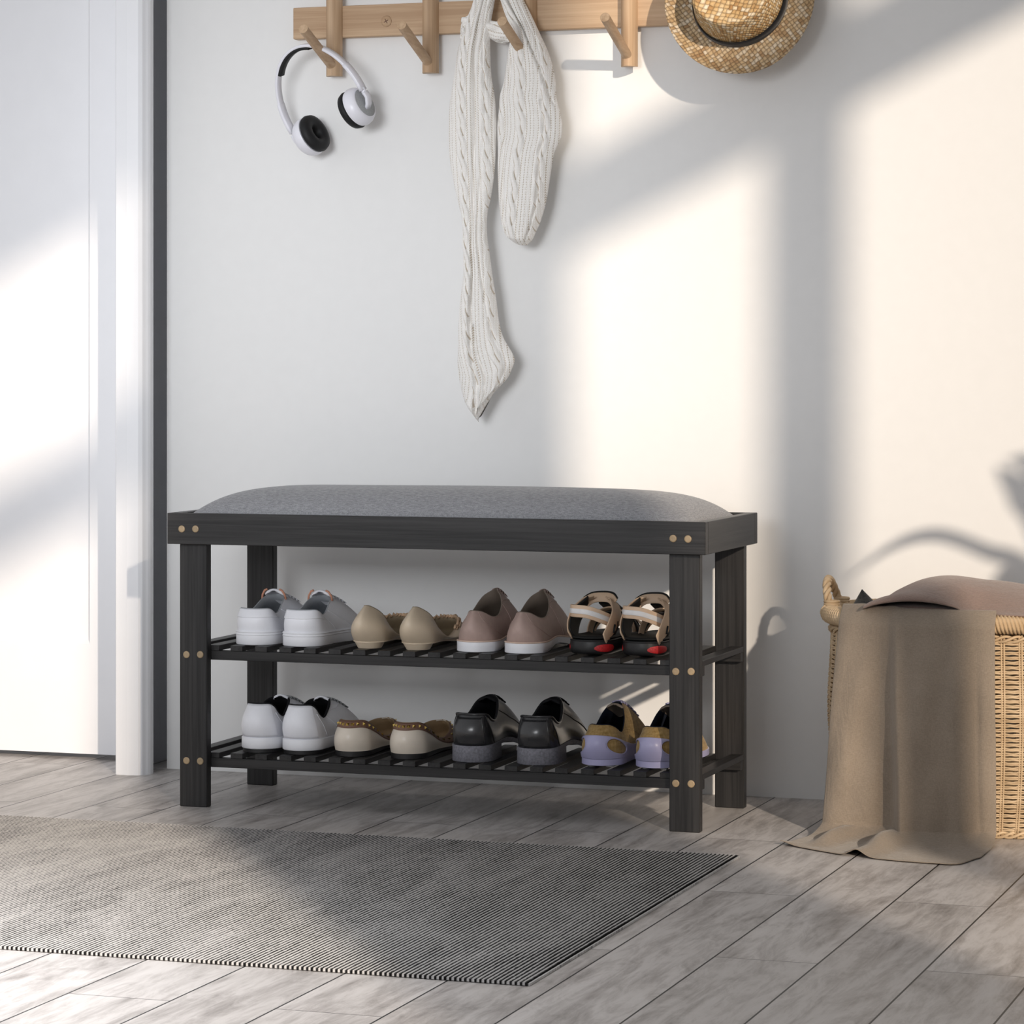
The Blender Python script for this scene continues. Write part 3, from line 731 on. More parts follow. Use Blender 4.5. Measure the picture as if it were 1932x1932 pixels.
def golf_shoe():
    s=Shoe(.238,[(0,.0285),(.12,.0310),(.4,.0300),(.68,.039),(.85,.035),(1,.025)],
      [(0,.0145),(.4,.013),(1,.0135)],[(0,.0035),(.8,.0035),(1,.007)],.010,.116,[(0,.018),(.2,.0235),(.6,.0215),(1,.009)],
      [(0,.0640),(.08,.0632),(.26,.0530),(.42,.0500),(.6,.0620),(.82,.0830),(1,.0880)],h=(.135,2.0),t=(.24,1.9),hc=(.22,2.0),tc=(.32,1.7),bulge=.13,qt=1.5)
    o=empty('golf_shoe')
    s.upper().build('upper',M['ochre'],o,sub=1); s.lining(th=.0018).build('lining',M['navy_lining'],o)
    s.sole(.0016).build('sole',M['lavender'],o,flat_angle=50)
    # moulded heel counter with two oval windows
    hc=MB(); n=96;k=40; a0,a1=-1.75,1.75; P=[];keep=[]
    vt=lambda a:max(.08,.70-.17*abs(a)**1.9)
    for j in range(k+1):
        P.append([s.P(a0+(a1-a0)*i/n,.0+vt(a0+(a1-a0)*i/n)*j/k,.0016) for i in range(n+1)])
    f=[]
    def inhole(a,v):
        for c in (.66,-.66):
            dx=(a-c)/.33; dv=(v-(.36-.18*(abs(a)-.66)))/.24
            if dx*dx+dv*dv<1: return True
        return False
    v=[tuple(p) for r in P for p in r]
    for j in range(k):
        for i in range(n):
            a=a0+(a1-a0)*(i+.5)/n; vv=vt(a)*(j+.5)/k
            if not inhole(a,vv): f.append((j*(n+1)+i,j*(n+1)+i+1,(j+1)*(n+1)+i+1,(j+1)*(n+1)+i))
    h=hc.add(v,f).build('heel_counter',M['lavender'],o)
    m=h.modifiers.new('s','SOLIDIFY'); m.thickness=.0016; m.offset=0
    rm=MB()
    for c in(.66,-.66):
        rm.tube([tuple(s.P(c+.33*math.cos(t),.36-.18*(abs(c+.33*math.cos(t))-.66)+.24*math.sin(t),.0014)) for t in [2*PI*i/48 for i in range(48)]],.0012,6,closed=True)
    rm.build('counter_rim',M['lavender'],h)
    sp=MB()
    for x,y in ((-.014,.022),(.014,.022),(0,.050),(-.016,.150),(.016,.150),(-.018,.182),(.018,.182)):
        sp.lathe([(.0001,.0),(.0055,0),(.0068,.0016),(.0068,.0040),(.0001,.0040)],16,Matrix.Translation((x,y,0)))
    sp.build('spike',M['white_rubber'],o)
    tongue(s,.150,.090,.012,.0175,.066,.0900,.004,.0022).build('tongue',M['mauve_lining'],o,sub=1)
    l=MB(); laces(s,l,.97,.55,6,.62,.0014); l.build('laces',M['lavender'],o)
    SL=[]
    for sg in(1,-1): SL.append((s.line([(sg*1.55,.97),(sg*1.75,.6),(sg*1.85,.1)]),.0005))
    [MB().tube(pp,rr,5).build('seam',M['ochre'],o) for pp,rr in SL]
    return o
ZU,ZL=.253,.0845
shoes=[
 (low_sneaker,ZU,446,534,.0335,'white low sneakers on the upper shelf','sneaker',
   'white low sneaker with peach-edged tongue, first from the left on the upper shelf','white low sneaker with peach-edged tongue, beside the nude flats on the upper shelf'),
 (nude_flat,ZU,664,755,.0285,'nude flats on the upper shelf','shoe',
   'nude flat with a high pointed heel back, next to the white sneaker','nude flat with a high pointed heel back, next to the mauve oxford'),
 (oxford,ZU,861,951,.0315,'mauve oxfords on the upper shelf','shoe',
   'mauve oxford on a white sole, standing next to the nude flat','mauve oxford on a white sole, standing next to the strap sandal'),
 (sandal,ZU,1074,1173,.0340,'strap sandals on the upper shelf','sandal',
   'tan strap sandal on thick black sole, next to the mauve oxford','tan strap sandal on thick black sole, partly behind the right front leg'),
 (tall_sneaker,ZL,456,533,.0325,'white sneakers on the lower shelf','sneaker',
   'white sneaker with black lining, first from the left on the lower shelf','white sneaker with black lining, beside the studded cream flat'),
 (studded_flat,ZL,630,735,.0300,'studded flats on the lower shelf','shoe',
   'cream flat with gold-studded brown trim, next to the white sneaker','cream flat with gold-studded brown trim, next to the black dress shoe'),
 (dress_shoe,ZL,853,975,.0330,'black dress shoes on the lower shelf','shoe',
   'glossy black dress shoe with grey heel, next to the studded cream flat','glossy black dress shoe with grey heel, next to the ochre shoe'),
 (golf_shoe,ZL,1095,1197,.0330,'ochre and lavender shoes on the lower shelf','shoe',
   'ochre shoe with lavender heel counter, next to the black dress shoe','ochre shoe with lavender heel counter, partly behind the right front leg'),
]
for fn,z,u0,u1,hw,grp,cat,l0,l1 in shoes:
    a=fn(); b=copy_tree(a)
    for o,u,l in ((a,u0,l0),(b,u1,l1)):
        x=at_y(u,1200,HEEL_Y+.022)[0]+hw
        place(o,x,z+.0002); tag(o,l,cat,grp)

# ------------------------------------------------------------ coat rack
RK=empty('coat_rack',(.0,-.01,1.25)); tag(RK,'pale oak wall rack with upright posts and slanted pegs','coat rack')
def rp(name,mb,mat,smooth=True,**k):
    o=mb.build(name,mat,RK,smooth,**k); o.matrix_parent_inverse=Matrix.Translation((0,.01,-1.25)); return o
rp('backboard',MB().box(-.401,.43,-.020,-.001,1.241,1.294,.0012),M['oak_x'],False)
for i in range(5):
    xc=-.3245+.1717*i
    pf=[(xc+.0135*math.cos(a),-.020-.022*max(0,math.sin(a))) for a in [PI*j/20 for j in range(21)]]
    mb=MB().grid([[(x,y,z) for x,y in pf] for z in (1.1755,1.42)],cu=True)
    mb.f.append(tuple(range(21))); mb.f.append(tuple(range(21,42)))
    rp('post',mb,M['oak_z'],flat_angle=50)
    for z in (1.1945,1.319):
        if z>1.2: p0,p1=(xc,-.036,z),(xc,-.135,z+.045)
        else: p0,p1=(xc,-.034,z-.002),(xc,-.158 if i<4 else -.135,z+.047)
        d=Vector(p1)-Vector(p0)
        mb=MB().tube([p0,p1],.0080,20)
        rp('peg',mb,M['oak_y'],flat_angle=50)
x,y,z=at_y(729,40,-.020)
mb=MB().lathe([(.0001,.0000),(.0088,0),(.0094,.0003),(.0088,.0012),(.0001,.0012)],28,Matrix.Translation((x,-.020,z))@Matrix.Rotation(PI/2,4,'X'))
rp('screw_cover',mb,M['oak_x'])
mb=MB()
for a in (.5,.5+PI/2):
    c,s_=math.cos(a)*.0042,math.sin(a)*.0042
    mb.tube([(x-c,-.0214,z-s_),(x+c,-.0214,z+s_)],.0007,6)
rp('screw_cross',mb,M['brown_trim'])

# ------------------------------------------------------------ headphones
R3=Vector((math.cos(math.radians(22)),math.sin(math.radians(22)),0)); F3=Vector((-R3.y,R3.x,0)); c29,s29=math.cos(math.radians(29)),math.sin(math.radians(29))
a_=(.84*(c29*R3+Vector((0,0,s29)))-.54*F3).normalized()
b_=(-s29*R3+Vector((0,0,c29))); b_=(b_-a_*b_.dot(a_)).normalized()
HP=empty('headphones')
nn=b_.cross(a_)
Rm=Matrix(((a_.x,nn.x,b_.x),(a_.y,nn.y,b_.y),(a_.z,nn.z,b_.z)))
mid=at_y(613,200,-.062)
HP.matrix_world=Matrix.Translation(mid)@Rm.to_4x4()
tag(HP,'white headphones with black pads hanging from the leftmost peg','headphones')
def arch(n,a0,a1,ra,rb): return [(ra*math.cos(t),0,rb*math.sin(t)) for t in [a0+(a1-a0)*i/n for i in range(n+1)]]
RA,RB=.0790,.1075
side=[(0,1,0)]
MB().ribbon(arch(60,-.02,PI+.02,RA,RB),(0,1,0),.0150,.0048).build('headband',M['hp_white'],HP)
MB().ribbon(arch(30,PI*.37,PI*.71,RA-.0044,RB-.0044),(0,1,0),.0150,.0052).build('headband_pad',M['hp_black'],HP)
for sg in(1,-1):
    MB().ribbon([(sg*(RA+.0004)*math.cos(t),0,RB*math.sin(t)) for t in (-.10,0,.10,.2,.3,.4)],(0,1,0),.0172,.0062).build('slider',M['hp_white'],HP)
    cx_=sg*.0535
    yk=MB().tube([(sg*RA,0,-.006),(sg*RA,0,-.013),(sg*(RA-.001),0,-.018)],.0045,12)
    yk.ribbon([(sg*(RA+.0012),0,-.014),(sg*(RA+.002),0,-.024),(sg*(RA-.003),0,-.034),(sg*(RA-.010),0,-.040)],(0,1,0),.0150,.0050)
    yk.build('hinge',M['hp_white'],HP)
    cup=MB(); Mx=Matrix.Translation((cx_,0,-.030))@Matrix.Rotation(sg*PI/2,4,'Y')
    cup.lathe([(.0001,-.004),(.032,-.004),(.0335,0),(.0335,.003),(.0325,.008),(.0290,.0140),(.0262,.0165),(.0250,.0168),(.0001,.0168)],48,Mx)
    sh=cup.build('ear_cup',M['hp_white'],HP,flat_angle=40)
    MB().lathe([(.0001,.0174),(.0242,.0174),(.0248,.0166)],40,Mx,caps=False).build('cap_disc',M['hp_grey'],sh)
    MB().lathe([(.0100,-.0050),(.0105,-.0130),(.0150,-.0185),(.0230,-.0195),(.0310,-.0165),(.0332,-.0100),(.0322,-.0062),(.0290,-.0052),(.0290,-.0035),(.0100,-.0035)],40,Mx).build('ear_pad',M['hp_black'],HP)

# ------------------------------------------------------------ scarf
def cable(u,v):
    """height of the cable pattern; u across the cloth (repeat .058), v along"""
    c=(u/.050)%1.0; h=0.0; x=c-.27
    if abs(x)<.25:
        ph=v/.074*2*PI; hh=0
        for k in (0,1):
            cc=.115*math.sin(ph+PI*k); top=math.cos(ph+PI*k); w=.118; q=(x-cc)/w
            if abs(q)<1: hh=max(hh,(1-abs(q)**2.5)**.5*(.68+.45*top))
        h=hh*.0056
    elif .56<c<.98:
        q=((c-.56)/.07)%1.0; h=.0012*abs(math.sin(q*PI))
        if .70<c<.84: h=.0014*abs(math.sin(v/.0085*PI))*abs(math.sin((c-.70)/.14*PI))
    return h
def strand(mb,outline,v0,vend,Y,thick,grooves,u_off,NR=420,NC=110,depth=0.0):
    Ls=tab([(r[0],r[1]) for r in outline]); Rs=tab([(r[0],r[2]) for r in outline])
    vmax=outline[-1][0]; P=[];UV=[]
    vals=[vend(-1+2*i/40) for i in range(41)]
    for r in range(NR+1):
        w=r/NR; vn=v0+(vmax-v0)*w; rowF=[];uvF=[]
        l,rr=Ls(vn),Rs(vn); cxp=(l+rr)/2; hwp=(rr-l)/2
        pl=at_y(l,vn,Y); pr_=at_y(rr,vn,Y); hw=(pr_[0]-pl[0])/2; xc=(pr_[0]+pl[0])/2
        endf=1-max(0,(w-.975)/.025)**2*.8
        for c_ in range(NC):
            a=PI*c_/(NC-1); s=-math.cos(a)
            ve=vend(s); vz=v0+(ve-v0)*w; z=at_y(cxp+s*hwp,vz,Y)[2]
            th=thick(vn)*math.sqrt(max(0,1-abs(s)**2.6))*endf
            for g,wd,am in grooves: th*=1-am(vn)*math.exp(-((s-g(vn))/wd)**2)
            um=s*hw*1.25+u_off; vm=(1.4-z)
            th+=cable(um,vm)*(1-abs(s)**6)*min(1,endf)
            rowF.append((xc+s*hw,Y-th+depth,z)); uvF.append((um,vm))
        # back side, flatter
        for c_ in range(9,0,-1):
            s=-math.cos(PI*c_/10); ve=vend(s); vz=v0+(ve-v0)*w; z=at_y(cxp+s*hwp,vz,Y)[2]
            rowF.append((xc+s*hw*.98,Y+.006*math.sqrt(1-s*s)+depth,z)); uvF.append((s*hw+u_off,1.4-z))
        P.append(rowF);UV.append(uvF)
    b=len(mb.v); mb.grid(P,cu=True,uv=UV); n=len(P[0])
    mb.f.append(tuple(b+i for i in range(n))); mb.f.append(tuple(b+NR*n+i for i in range(n)))
sc=MB()
O1=[(-30,905,938),(0,897,934),(25,888,930),(50,880,926),(75,873,925),(100,865,925),(150,858,927),(200,850,934),(250,847,937),(300,848,936),(350,855,933),(400,866,926),(430,873,920),(470,874,919),(520,876,925),(560,873,930),(600,868,936),(650,866,942),(680,865,950),(710,864,966),(725,865,971),(745,868,965),(765,872,955),(785,878,935),(797,884,928)]
def vend1(s):
    if s<-.08: return 770+ (s+1)/.92*27
    return 788-(s+.08)*38
strand(sc,O1,-30,vend1,-.050,lambda v:.017+.004*math.sin(v*.013),
  [(lambda v:-.02+.25*math.sin(v*.006+.6),.07,lambda v:.55),(lambda v:.55+.2*math.sin(v*.011),.06,lambda v:.35 if v>350 else .15),(lambda v:-.05+(v-640)*.001,.03,lambda v:.7 if v>620 else 0)],-.0185)
O2=[(-30,935,975),(0,945,988),(30,955,1003),(60,966,1017),(100,960,1035),(130,956,1044),(160,951,1049),(185,944,1050),(210,942,1056),(240,939,1061),(262,939,1058),(290,940,1046),(330,940,1039),(380,942,1031),(420,946,1020),(440,950,1011),(455,957,1004),(464,966,996)]
strand(sc,O2,-30,lambda s:458+4*(1-s*s)+4*s,-.052,lambda v:.020+.004*math.sin(v*.02),
  [(lambda v:.05+.0055*(v-40) if v<200 else .93,.05,lambda v:.6 if v<200 else .1),(lambda v:.62+.1*math.sin(v*.02),.05,lambda v:.5 if v>190 else .1),(lambda v:-.72,.06,lambda v:.35)],.0265,NR=300,NC=120)
# the part of the scarf passing behind the pegs
P=[];UV=[]
pth=[(884,72),(872,66),(876,50),(892,44),(912,50),(935,60),(958,64),(982,58),(1000,50)]
Q=[Vector(at_y(u,v,-.048)) for u,v in pth]; Q[0]=Q[0]+Vector((0,-.012,0))
fine=[]
for i in range(len(Q)-1):
    for k in range(12): fine.append(Q[i].lerp(Q[i+1],k/12))
for k in range(3): fine=[fine[0]]+[(fine[i-1]+fine[i]*2+fine[i+1])/4 for i in range(1,len(fine)-1)]+[fine[-1]]
for i,p in enumerate(fine):
    r=[];uvr=[]
    for k in range(40):
        a=2*PI*k/40; um=.016*a; vm=i*.0016; h=cable(um,vm)
        r.append((p.x,p.y-(.009+h)*math.sin(a)+.002*math.sin(i*.35+k*.5),p.z+(.0135+h)*math.cos(a))); uvr.append((um,vm))
    P.append(r);UV.append(uvr)
b=len(sc.v); sc.grid(P,cu=True,uv=UV); sc.f.append(tuple(b+i for i in range(40))); sc.f.append(tuple(b+(len(P)-1)*40+i for i in range(40)))
# upper loop over the upper peg joining both strands
P=[];UV=[]
lp=[(918,-20),(925,-42),(940,-52),(955,-42),(958,-20)]
Q=[Vector(at_y(u,v,-.055)) for u,v in lp]; fine=[]
for i in range(len(Q)-1):
    for k in range(10): fine.append(Q[i].lerp(Q[i+1],k/10))
fine.append(Q[-1])
for i,p in enumerate(fine):
    r=[];uvr=[]
    for k in range(36):
        a=2*PI*k/36; um=.02*a; vm=i*.0016; h=cable(um,vm); R_=.014+h
        t=(fine[min(i+1,len(fine)-1)]-fine[max(i-1,0)]).normalized(); sd=t.cross(Vector((0,1,0)))
        q=p+sd*(R_*math.cos(a))+Vector((0,-R_*math.sin(a),0)); r.append(tuple(q)); uvr.append((um,vm))
    P.append(r);UV.append(uvr)
b=len(sc.v); sc.grid(P,cu=True,uv=UV); sc.f.append(tuple(b+i for i in range(36))); sc.f.append(tuple(b+(len(P)-1)*36+i for i in range(36)))
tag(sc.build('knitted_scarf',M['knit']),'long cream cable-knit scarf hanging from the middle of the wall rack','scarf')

# ------------------------------------------------------------ straw hat
hc=at_y(1397,3,-.072)
HT=empty('straw_hat',hc,(0,0,0)); tag(HT,'round woven straw hat with black ribbon hanging at the right of the rack','hat')
# local frame: axis +A points out of the wall to the viewer, slightly up
Ax=Vector((.02,-1,.20)).normalized(); Ux=Vector((1,0,0)); Ux=(Ux-Ax*Ux.dot(Ax)).normalized(); Vx=Ux.cross(Ax)
if Vx.z<0: Vx=-Vx
def hp(r,h,a,ell=1.0): return tuple(Ux*(r*math.cos(a))+Vx*(r*math.sin(a)*ell)+Ax*h)
NA=120
cr=MB(); rows=[];uvs=[]
for r,h in [(.0002,.060),(.02,.0605),(.04,.064),(.050,.069),(.0560,.0725),(.0590,.0735),(.0615,.0715),(.0630,.066),(.0655,.052),(.0685,.036),(.0712,.018),(.0735,.002),(.0745,-.001)]:
    rr=[];uu=[]
    for i in range(NA):
        a=2*PI*i/NA
        dr=.0015*math.sin(2*a+.7)
        rr.append(hp(r+dr if r>.03 else r,h,a)); q=r+max(0,.0735-h)*(1 if r>.06 else 0); uu.append((q*math.cos(a),q*math.sin(a)))
    rows.append(rr);uvs.append(uu)
cr.grid(rows,cu=True,uv=uvs); cr.build('crown',M['straw'],HT,sub=1)
br=MB(); rows=[];uvs=[]
def brimh(r,a):
    q=(r-.073)/.046
    low=max(0,math.cos(a-math.radians(205)))   # lower left side turned up
    up=.020*max(0,q)**2.2*(.35+.9*low)
    return -.001-.010*math.sin(min(1,q)*PI*.6)*.6+up
for k in range(13):
    r=.072+.0475*k/12; rr=[];uu=[]
    for i in range(NA):
        a=2*PI*i/NA; rr.append(hp(r*(1+.012*math.sin(3*a)),brimh(r,a),a)); uu.append((r*math.cos(a),r*math.sin(a)))
    rows.append(rr);uvs.append(uu)
for k in range(12,-1,-1):
    r=.072+.0470*k/12; rr=[];uu=[]
    for i in range(NA):
        a=2*PI*i/NA; rr.append(hp(r*(1+.012*math.sin(3*a)),brimh(r,a)-.0022,a)); uu.append((r*math.cos(a),r*math.sin(a)))
    rows.append(rr);uvs.append(uu)
br.grid(rows,cu=True,uv=uvs); br.build('brim',M['straw_brim'],HT)
bd=MB(); rows=[]
for r,h in [(.0740,.0005),(.0752,.001),(.0732,.0135),(.0722,.0140)]:
    rows.append([hp(r+.0012+.0015*math.sin(2*2*PI*i/NA+.7),h+(.005*max(0,math.cos(2*PI*i/NA-math.radians(320))) if h>.005 else 0),2*PI*i/NA) for i in range(NA)])
bd.grid(rows,cu=True); bd.build('hat_band',M['hat_band'],HT)

# ------------------------------------------------------------ wicker basket
BC=(.785,-.190); BK=empty('wicker_basket',(BC[0],BC[1],0)); tag(BK,'oval wicker laundry basket with handles at the right of the bench','basket')
ba=tab([(0,.190),(.02,.199),(.08,.213),(.17,.222),(.30,.217)]); bb=tab([(0,.120),(.02,.130),(.08,.142),(.17,.150),(.30,.147)])
def bpt(a,z,off=0,n=2.25):
    c,s=math.cos(a),math.sin(a)
    return ((ba(z)+off)*math.copysign(abs(c)**(2/n),c),(bb(z)+off)*math.copysign(abs(s)**(2/n),s),z)
# equal arc angles
def arcangles(n,z=.15):
    A=[2*PI*i/2000 for i in range(2001)]; P=[bpt(a,z) for a in A]; D=[0]
    for i in range(2000): D.append(D[-1]+math.dist(P[i],P[i+1]))
    return list(np.interp(np.linspace(0,D[-1],n,endpoint=False),D,A))
NS=46; SEG=8; AN=arcangles(NS*SEG)
wk=MB(); row=0; z=.006
while z<.293:
    par=row%2; pth=[]
    for i,a in enumerate(AN):
        mid=abs(math.sin(PI*i/SEG))
        pth.append(bpt(a,z+(.00065 if par==0 else -.00065)*mid+.0003*math.sin(i*1.3+row),-.0006+.0022*mid))
    wk.tube(pth,.00138,6,closed=True); row+=1; z+=.0035
for k in range(3):                       # twisted braid at the foot and the head
    for z0,am in ((.004,.004),(.292,.004)):
        wk.tube([bpt(a,z0+am*math.sin(i*PI/SEG*1.0+k*2*PI/3)+.002,.0035*math.cos(i*PI/SEG+k*2*PI/3)+.001) for i,a in enumerate(AN)],.0023,6,closed=True)
wk.build('woven_wall',M['wicker'],BK)
stk=MB()
for k in range(NS):
    a=AN[k*SEG]
    for d in (-.009,.009): stk.tube([bpt(a+d,zz,.0006) for zz in (.0,.02,.05,.1,.15,.2,.25,.30)],.0015,6)
stk.build('upright_canes',M['wicker'],BK)
bs=MB(); bs.grid([[bpt(a,.006,-.004) for a in AN],[bpt(a,.003,-.004) for a in AN]],cu=True); bs.f.append(tuple(range(len(AN)))); bs.build('base',M['wicker'],BK)
rim=MB(); NR_=1980; AR=arcangles(NR_,.30); rows=[]
for i,a in enumerate(AR):
    c0=Vector(bpt(a,.30,.002)); c0.z=.3155; t=(Vector(bpt(AR[(i+1)%NR_],.30))-Vector(bpt(AR[i-1],.30))).normalized(); o_=Vector((t.y,-t.x,0))
    r=[]
    for k in range(20):
        q=2*PI*k/20; R_=.0110+.0034*abs(math.sin(i*PI/9+q*2))
        r.append(tuple(c0+o_*(R_*1.12*math.cos(q))+Vector((0,0,R_*math.sin(q)))))
    rows.append(r)
rim.grid(rows,cu=True,cv=True); rim.build('rim',M['wicker'],BK)
for sg in(-1,1):
    h=MB(); P0=[(sg*.214,-.034,.322),(sg*.222,-.030,.342),(sg*.226,-.016,.360),(sg*.227,0,.366),(sg*.226,.016,.360),(sg*.222,.030,.342),(sg*.214,.034,.322)]
    P0=[Vector(p) for p in P0]; path=[]
    for i in range(len(P0)-1):
        for k in range(10): path.append(P0[i].lerp(P0[i+1],k/10))
    path.append(P0[-1])
    for _ in range(4): path=[path[0]]+[(path[i-1]+path[i]*2+path[i+1])/4 for i in range(1,len(path)-1)]+[path[-1]]
    for k in range(3):
        tw=[]
        for i,p in enumerate(path):
            t=(path[min(i+1,len(path)-1)]-path[max(i-1,0)]).normalized(); A1=Vector((1,0,0)); A2=t.cross(A1)
            q=i*.42+k*2*PI/3; tw.append(p+A1*(.0036*math.cos(q))+A2*(.0036*math.sin(q)))
        h.tube(tw,.0034,8)
    for yy in (-.034,.034):
        for j in range(4): h.tube([(sg*.214+.0105*math.cos(q),yy+.0085*math.sin(q),.322+.0040*j) for q in [2*PI*i/20 for i in range(20)]],.0026,6,closed=True)
        for dy in (-.0055,.0,.0055):
            h.tube([(sg*.214-.0135*1.15*math.cos(q),yy+dy+sg*.0,.3155+.0150*math.sin(q)) for q in [PI*i/12 for i in range(13)]],.0021,6)
    h.build('handle',M['wicker'],BK)

# ------------------------------------------------------------ cloths
def cloth(name,rows,mat,th=.0016,sub=1):
    o=MB().grid(rows).build(name,mat,smooth=True,fixn=False)
    m=o.modifiers.new('s','SOLIDIFY'); m.thickness=th; m.offset=0
    if sub: m=o.modifiers.new('sub','SUBSURF'); m.levels=sub; m.render_levels=sub
    return o
gauss=lambda s,c,w: math.exp(-((s-c)/w)**2)
def fold(s,q):
    """outward displacement of the hanging throw, s across, q 0 top..1 floor"""
    c0=.335+.045*q; c1=c0+.075+.02*q
    if s<c0: d=.034*(1-(s/c0))**.8*math.sin(PI*min(1,.25+s/c0*.9))**.5 + .010*(1-s/c0)
    elif s<c1:
        u=(s-c0)/(c1-c0); d=.044*u*u*(3-2*u)
    else:
        u=(s-c1)/(1-c1); d=.044*(1-u)**1.1+.010*gauss(u,.62,.12)-.006*gauss(u,.80,.05)
    d*=.55+.45*q
    d+=.0012*math.sin(s*31+q*7)+.001*math.sin(s*17-q*13+2)
    return d
rows=[];NSx=110
TH=[]
for j in range(121):
    q=j/120; r=[]
    for i in range(NSx+1):
        s=i/NSx; sl=s
        X=.602+(.842-.602)*s
        # rim surface front follows the oval of the basket
        ca=max(-1,min(1,(X-BC[0])/.22)); yb=BC[1]-.150*(1-abs(ca)**2.25)**(1/2.25)
        yr=yb-.018
        if q<.10:
            t=q/.10; ang=t*PI*.55+.25
            y=yb-.0185*(-math.cos(ang)); 
            y=yb-.0165*(-math.cos(ang+.0)); z=.3165+.0190*math.sin(ang); f_=.25*t
            X2=X+.010*(s-.5)*(-1+t)
            y2=y-fold(s,0)*f_*.6
            z2=z+.003*gauss(s,.36,.05)*t+.003*gauss(s,.16,.1)
        elif q<.80:
            t=(q-.10)/.70; z=.313-(.313-.016)*t
            z2=z; y2=yr-.003-fold(s,t)*(.35+.65*min(1,t*3))-.010*t
            X2=X+(-.004-.012*gauss(s,0,.3))*t*(1-s)+ .004*t*s
            # side sweep of the crease
        else:
            t=(q-.80)/.20
            yA=yr-.003-fold(s,1)-.010
            yE={0:0}.get(9,0)
            tabE=tab([(0,-.478),(.25,-.520),(.5,-.556),(.8,-.568),(.93,-.560),(1,-.500)])
            yE=tabE(s)
            e=min(1,t*1.0)
            y2=yA+(yE-yA)*(t**1.25)
            z2=.016*(1-min(1,t*2.2))**2+.0022+ .017*gauss(s,.16,.045)*math.sin(PI*min(1,t*1.15))+.022*gauss(s,.43,.05)*math.sin(PI*min(1,t*1.02))**1.0+.003*math.sin(s*23)*t*(1-t)
            if t>.8: z2+= .010*gauss(s,.40,.035)*(t-.8)/.2+.006*gauss(s,.0,.06)*(t-.8)/.2
            X2=X+(-.004-.012*gauss(s,0,.3))*(1-s)-.034*t*gauss(s,0,.35)+.004*s-.012*t*gauss(s,.35,.1)
        r.append((X2,y2,z2))
    rows.append(r)
tag(cloth('linen_throw',rows,M['linen'],.0014),'taupe linen throw draped over the basket rim down to the floor','throw')
# folded blanket on top
rows=[];NXb=70
prof=[(-.24,.3235,0),(-.325,.3235,0),(-.3335,.3258,0),(-.3335,.3278,0),(-.325,.3300,0),(-.25,.3300,0),(-.244,.3320,1),(-.25,.3340,1),(-.320,.3325,1),(-.3275,.3345,1),(-.3275,.3365,1),(-.320,.3385,1),(-.25,.3390,1),(-.243,.3430,2),(-.25,.3470,2),(-.325,.3400,2),(-.343,.3405,2),(-.349,.3430,2),(-.345,.3475,2),(-.330,.3520,2),(-.285,.3600,3),(-.235,.3680,3),(-.185,.3710,3),(-.13,.3650,3),(-.08,.3480,3),(-.06,.3300,3),(-.09,.3170,4),(-.20,.3170,4)]
hx_=tab([(0,.02),(.10,.50),(.22,.85),(.38,1.05),(.55,1.0),(.75,.66),(.92,.25),(1,.02)])
for i in range(NXb+1):
    s=i/NXb; X=.640+(.950-.640)*s; k=hx_(s); r=[]
    L=max(0,1-max(0,(s-.46)/.10)); lens=math.sin(PI*min(1,max(0,(s-.01)/.47)))**.7 if s<.48 else 0
    for j,(y,z,g) in enumerate(prof):
        base=.3240
        if g==0: zz=base+(z-base)*(.3+.7*L)
        elif g==1: zz=base+(z-base)*(.35+.65*L)*(.6+.4*lens)
        elif g==2: zz=base+(z-base)*(.45+.55*L)*(.55+.45*lens)+.0065*lens
        elif g==3: zz=base+(z-base)*(.12+.88*k)+.003*lens
        else: zz=z
        if g==3: zz+=.0030*math.sin(s*11+j*1.1)*k
        yy=y+(.010*(1-L) if g<3 else 0)+.05*max(0,.12-s)*(1 if y<-.2 else -1)*1.6
        yy+=.004*math.sin(s*8+g*1.7)
        xx=X+.004*math.sin(j*.8+s*3)+(.010*(1-g) if g<2 and s<.5 else 0)*(1-s*2)*.6
        r.append((xx,yy,max(zz,.3185)))
    rows.append(r)
tag(cloth('folded_blanket',rows,M['mauve_cloth'],.0018),'mauve brown blanket folded in a mound on top of the wicker basket','blanket')
# charcoal cloth corner
P=lambda u,v,y: at_y(u,v,y)
rows=[]
for j in range(9):
    q=j/8; r=[]
    for i in range(13):
        s=i/12
        lft=Vector(P(1597,1162,-.285)).lerp(Vector(P(1626,1112,-.255)),q); rgt=Vector(P(1672,1166,-.262)).lerp(Vector(P(1627.5,1112,-.254)),q**.75)
        p=lft.lerp(rgt,s); p.y-=.018*math.sin(PI*s)*(1-q)+.002*math.sin(s*9); r.append(tuple(p))
    rows.append(r)
front=rows
back=[[ (x,y+.020*(1-j/8)+.003,z-.001) for x,y,z in r] for j,r in enumerate(rows)]
mb=MB(); mb.grid([f_+b_2[::-1] for f_,b_2 in zip(front,back)],cu=True); mb.f.append(tuple(range(26))); mb.f.append(tuple(8*26+i for i in range(26)))
tag(mb.build('charcoal_cloth',M['dark_cloth']),'charcoal cloth with a pointed corner sticking up inside the basket','cloth')

